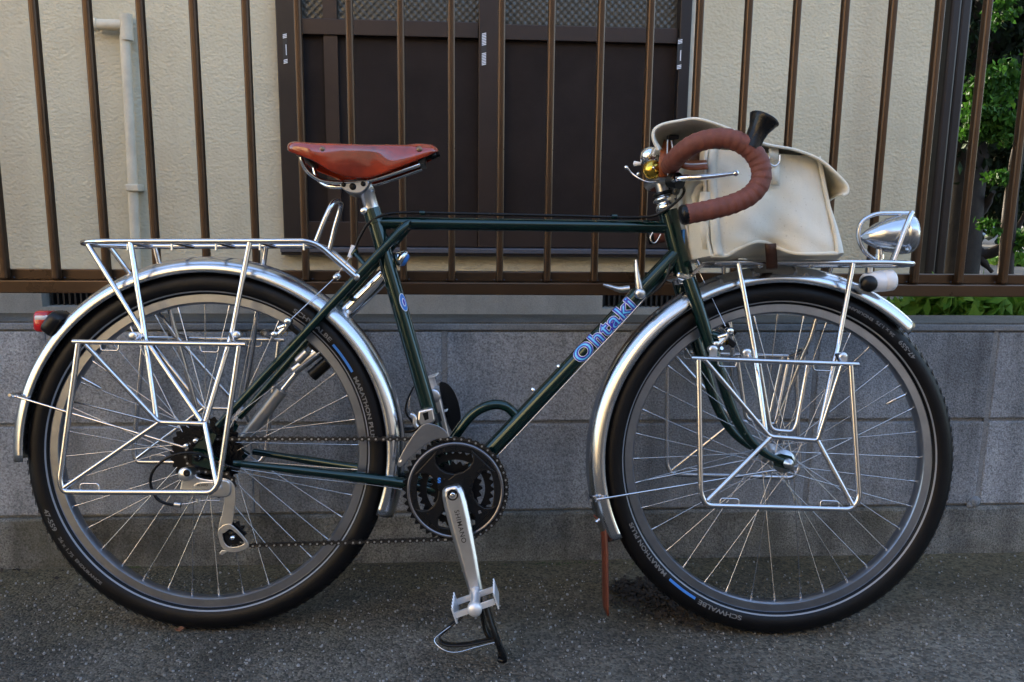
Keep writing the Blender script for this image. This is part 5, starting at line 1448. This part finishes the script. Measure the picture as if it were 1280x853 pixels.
# ================================================================== BAG on the front rack
bag = thing('canvas_bag', 'cream canvas saddlebag with a loose flap sitting on the front rack', 'bag', tuple(bw(B(960, 322, 0))))
bloc = bag.location.copy()
def G(px, py, n): return bw(B(px, py, n)) - bloc
NB = 0.105
# side outline of the near face as it stands: (rear edge, front edge) from bottom to top
lev = [((889, 320), (1047, 317)), ((885, 302), (1046, 303)), ((884, 280), (1042, 283)), ((882, 255), (1036, 260)), ((881, 228), (1031, 236)), ((881, 205), (1027, 214)), ((884, 186), (1023, 196))]
def face_pt(u, v, n):
    k = v * (len(lev) - 1); i = min(len(lev) - 2, int(k)); t = k - i
    a = Vector((*lev[i][0], 0)).lerp(Vector((*lev[i + 1][0], 0)), t); b = Vector((*lev[i][1], 0)).lerp(Vector((*lev[i + 1][1], 0)), t)
    p = a.lerp(b, u)
    # hem lifted over the strap
    if v < 0.35:
        p.y -= 17 * (1 - v / 0.35) ** 1.5 * math.exp(-((p.x - 948) / 30) ** 2) + 3 * (1 - v / 0.35) * math.exp(-((p.x - 908) / 9) ** 2) * -1
    return p
rb = random.Random(4)
def sagn(u, v):
    s = 0.010 * math.sin(PI * u) * math.sin(PI * min(1, v * 1.2))
    s += 0.011 * math.exp(-((u - 0.30 - 0.15 * v) / 0.09) ** 2) * (1 - v) ** 1.2
    s -= 0.013 * math.exp(-((u - 0.48 - 0.22 * v) / 0.10) ** 2) * (1 - v) ** 0.8
    s += 0.010 * math.exp(-((u - 0.72 - 0.12 * v) / 0.11) ** 2) * (1 - v)
    s -= 0.007 * math.exp(-((u - 0.13) / 0.05) ** 2) * (0.4 + 0.6 * (1 - v))
    s += 0.0018 * math.sin(17 * u + 9 * v) * math.sin(11 * v + 3)
    return s
g = MB(); rows = []
NU, NV, ND = 26, 22, 14
for iv in range(NV + 1):
    v = iv / NV; row = []
    for iu in range(NU + 1):
        u = iu / NU; p = face_pt(u, v, NB); e = min(u, 1 - u); edge = 0.008 * math.exp(-(e / 0.03) ** 2)
        row.append(G(p.x, p.y, NB + sagn(u, v) - edge))
    # front face going away, bulging forwards
    for k in range(1, ND):
        t = k / ND; p = face_pt(1, v, NB); n_ = NB - 2 * NB * t
        q = G(p.x, p.y, NB) ; b_ = MB3.inverted() @ (q)
        fwdb = 0.030 * (1 - v) ** 0.6 * math.sin(PI * min(1, t * 1.0)) ** 0.5 + 0.030 * t * 0 + 0.010 * math.sin(PI * t)
        l = MB3 @ Vector((fwdb, 2 * NB * t, 0.004 * math.sin(3 * PI * t) * (1 - v)))
        row.append(q + l)
    for iu in range(NU + 1):
        u = 1 - iu / NU; p = face_pt(u, v, NB); q = G(p.x, p.y, NB)
        row.append(q + MB3 @ Vector((0, 2 * NB + 0.6 * sagn(u, v), 0)))
    for k in range(1, ND):
        t = k / ND; p = face_pt(0, v, NB); q = G(p.x, p.y, NB)
        row.append(q + MB3 @ Vector((-0.008 * math.sin(PI * t), 2 * NB * (1 - t), 0)))
    rows.append(row)
g.grid(rows, True, True)
g.add(rows[0], [tuple(range(len(rows[0])))], True)
body = g.build('bag_body', MAT['canvas'], bag)
md = body.modifiers.new('smooth', 'SUBSURF'); md.levels = md.render_levels = 1
# seams: piping along the edges of the near face
def edge_line(us, vs, n_off=0.004): 
    return [G(face_pt(u, v, NB).x, face_pt(u, v, NB).y, NB + sagn(u, v) * 0.9 + n_off - 0.006) for u, v in zip(us, vs)]
tt = [i / 24 for i in range(25)]
g = MB(); g.tube(edge_line([1] * 25, tt), 0.0038, 8); g.tube(edge_line([0.0] * 25, tt), 0.0036, 8); g.tube(edge_line(tt, [0] * 25), 0.0038, 8)
g.build('piping', MAT['canvas'], bag)
g = MB()
for iv in range(24):
    pass
rows = [[G(face_pt(u, v, NB).x, face_pt(u, v, NB).y, NB + sagn(u, v) + 0.0022) for u in (0.025, 0.06, 0.095)] for v in tt]
g.grid(rows); g.build('binding', MAT['canvas'], bag, solid=0.002)
# flap: a sheet over the top, hem drooping at front and rear
fl_near = [(823, 184), (817, 172), (817.5, 161), (828, 154), (848, 149.5), (871, 146), (900, 153), (930, 164), (958, 175), (993, 181), (1024, 193), (1044, 210), (1058, 226), (1059.5, 237), (1054, 242)]
fn = spline([Vector((*p, 0)) for p in fl_near], 4)
g = MB(); rows = []
for i, p in enumerate(fn):
    t = i / (len(fn) - 1); row = []
    q = G(p.x, p.y, NB + 0.02)
    for k in range(17):
        s = k / 16
        crownz = 0.006 * math.sin(PI * s) + 0.003 * math.sin(9 * s + 7 * t)
        if t > 0.78: crownz -= 0.010 * math.sin(PI * s) * (t - 0.78) / 0.22
        row.append(q + MB3 @ Vector((0.004 * math.sin(5 * s) * t + 0.085 * s * max(0, 1 - t / 0.38) ** 0.8, 2 * (NB + 0.02) * s, crownz - 0.0055 * (1 - s) ** 8)))
    rows.append(row)
g.grid(rows); fo = g.build('flap', MAT['canvas'], bag, solid=0.003)
g = MB(); g.tube([r_[0] for r_ in rows], 0.0026, 8); g.build('flap_hem', MAT['canvas'], bag)
g = MB(); g.tube([r_[-1] for r_ in rows], 0.0026, 8); g.build('flap_hem', MAT['canvas'], bag)
# rear pocket strap and loops
g = MB(); rows = [[G(x + dx, y, n_) for dx in (-5, 5)] for x, y, n_ in ((872, 262, .085), (869, 246, .09), (874, 234, .095), (886, 226, .10), (893, 215, .10))]
g.grid(rows); rows = [[G(x + dx, y, n_) for dx in (-7, 6)] for x, y, n_ in ((882, 240, .108), (880, 262, .108), (882, 290, .104), (885, 312, .100))]
g.grid(rows); g.build('webbing', MAT['canvas'], bag, solid=0.002)
g = MB(); rows = [[G(x, y, NB + 0.012) for x in (961, 973)] for y in (186, 193, 200)]
g.grid(rows); rows = [[G(x, y, NB + 0.010) for x in (964, 974)] for y in (206, 218, 232)]; g.grid(rows); g.build('ring_tab', MAT['canvas'], bag, solid=0.002)
g = MB(); g.tube(spline([G(*p) for p in ((961, 196, .118), (962, 204, .118), (968, 208, .118), (974, 203, .118), (975, 194, .118))], 5), 0.0014, 8); g.build('d_ring', MAT['chrome'], bag)
# leather straps of the bag round the handlebar
def strap(pts, wdir, w_, name, m_='strapleather', th=0.0032):
    p = spline([G(*q) for q in pts], 5); g_ = MB()
    wv = (MB3 @ Vector(wdir)).normalized() * w_ / 2
    g_.grid([[q - wv, q, q + wv] for q in p]); return g_.build(name, MAT[m_], bag, solid=th)
strap([(836, 176, .060), (832, 190, .085), (830, 206, .090), (830, 222, .085)], (1, 0.35, 0.05), 0.020, 'leather_strap')
strap([(839, 175, .062), (842, 190, .100), (848, 202, .110), (862, 207, .118), (884, 206, .118)], (0.05, 0.75, 0.65), 0.026, 'leather_strap')
strap([(900, 198, .04), (888, 190, .06), (872, 190, .07), (862, 196, .075)], (0, 0.3, 1), 0.040, 'leather_strap', 'darkleather')
g = MB(); g.tube(spline([G(*q) for q in ((834.5, 175, .092), (834, 190, .100), (835, 206, .104), (835, 220, .100))], 4), 0.0013, 6); g.tube(spline([G(*q) for q in ((839, 176, .085), (842, 190, .115), (848, 201, .123), (862, 205.5, .128), (884, 204.5, .128))], 4), 0.0013, 6); g.build('strap_edge', MAT['white'], bag)
g = MB(); g.box(G(841, 172, .075), (0.018, 0.02, 0.008)); g.build('buckle', MAT['blacksteel'], bag, bevel=0.002)
g = MB(); g.lathe([(0, .003), (0.002, 0.0025), (0.0022, 0)], G(855, 201, .122), MB3 @ Vector((0, -1, 0)), 10); g.lathe([(0, .003), (0.002, 0.0025), (0.0022, 0)], G(889, 192, .08), MB3 @ Vector((0, -1, 0)), 10); g.build('rivet', MAT['brass'], bag)
# dark strap under the bag round the rack rail
g = MB(); rows = []
for x, y, n_ in ((962, 305, .10), (963, 318, .085), (964, 334, .066), (964, 336, .05), (963, 328, .03)):
    rows.append([G(x - 6, y, n_), G(x, y + 0.5, n_), G(x + 8, y, n_)])
g.grid(rows); g.build('leather_strap', MAT['darkleather'], bag, solid=0.003)

# ================================================================== small litter on the road
def litter(name, label, cat, px, py, s_, m_, seed):
    p = WZ(px, py, 0); p = WZ(px, py, gz(p.x, p.y)); r_ = random.Random(seed); g_ = MB()
    n_ = 7
    rim_ = [Vector((s_ * (1 + 0.25 * r_.uniform(-1, 1)) * math.cos(2 * PI * i / n_), s_ * 0.55 * (1 + 0.3 * r_.uniform(-1, 1)) * math.sin(2 * PI * i / n_), 0.003 + 0.006 * r_.random())) for i in range(n_)]
    c_ = Vector((0, 0, 0.002))
    g_.add([c_] + rim_, [(0, i + 1, (i + 1) % n_ + 1) for i in range(n_)], False)
    o = g_.build(name, m_, None, solid=0.0012); o.location = (p.x, p.y, p.z + 0.002); o.rotation_euler = (0.1, 0.1, r_.uniform(0, 6))
    return tag(o, label, cat, 'dry leaves on the asphalt')
litter('dry_leaf', 'small reddish dry leaf lying on the asphalt under the rear wheel', 'leaf', 225, 791, 0.010, MAT['leafbrown'], 1)
litter('dry_leaf', 'curled brown dry leaf on the asphalt right of the front wheel', 'leaf', 1064, 750, 0.009, MAT['leafbrown'], 2)

g = MB(); rr = random.Random(31)
for px, py, n_, sp_ in ((812, 742, 420, 0.036), (845, 765, 220, 0.04), (790, 738, 160, 0.03), (20, 720, 20, 0.06)):
    c_ = WZ(px, py, 0)
    for i in range(n_):
        x, y = c_.x + rr.gauss(0, sp_), min(YW - 0.03, c_.y + rr.gauss(0, sp_ * 0.7)); z = gz(x, y) + 0.003; k = rr.uniform(0.002, 0.008); a = rr.uniform(0, 6.3)
        g.add([Vector((x + k * math.cos(a + b), y + k * math.sin(a + b) * q_, z + rr.uniform(0, 0.010))) for b, q_ in ((0, 1), (1.7, .6), (3.1, 1), (4.6, .6))], [(0, 1, 2, 3)], False)
tag(g.build('leaf_crumbs', MAT['bark']), kind='stuff')
g = MB(); rr = random.Random(32)
for px, py, n_, sp_ in ((160, 702, 160, 0.012), (150, 704, 60, 0.03), (700, 702, 60, 0.08)):
    c_ = WZ(px, py + 1, 0)
    for i in range(n_):
        x, y = c_.x + rr.gauss(0, sp_), min(YW - 0.012, c_.y - abs(rr.gauss(0, 0.006))); k = rr.uniform(0.001, 0.003)
        g.lathe([(0, k), (k * 0.8, k * 0.7), (k * 1.2, 0)], (x, y, gz(x, y) - 0.0005), (rr.uniform(-.3, .3), -0.2, 1), 5)
tag(g.build('moss', MAT['moss']), kind='stuff')
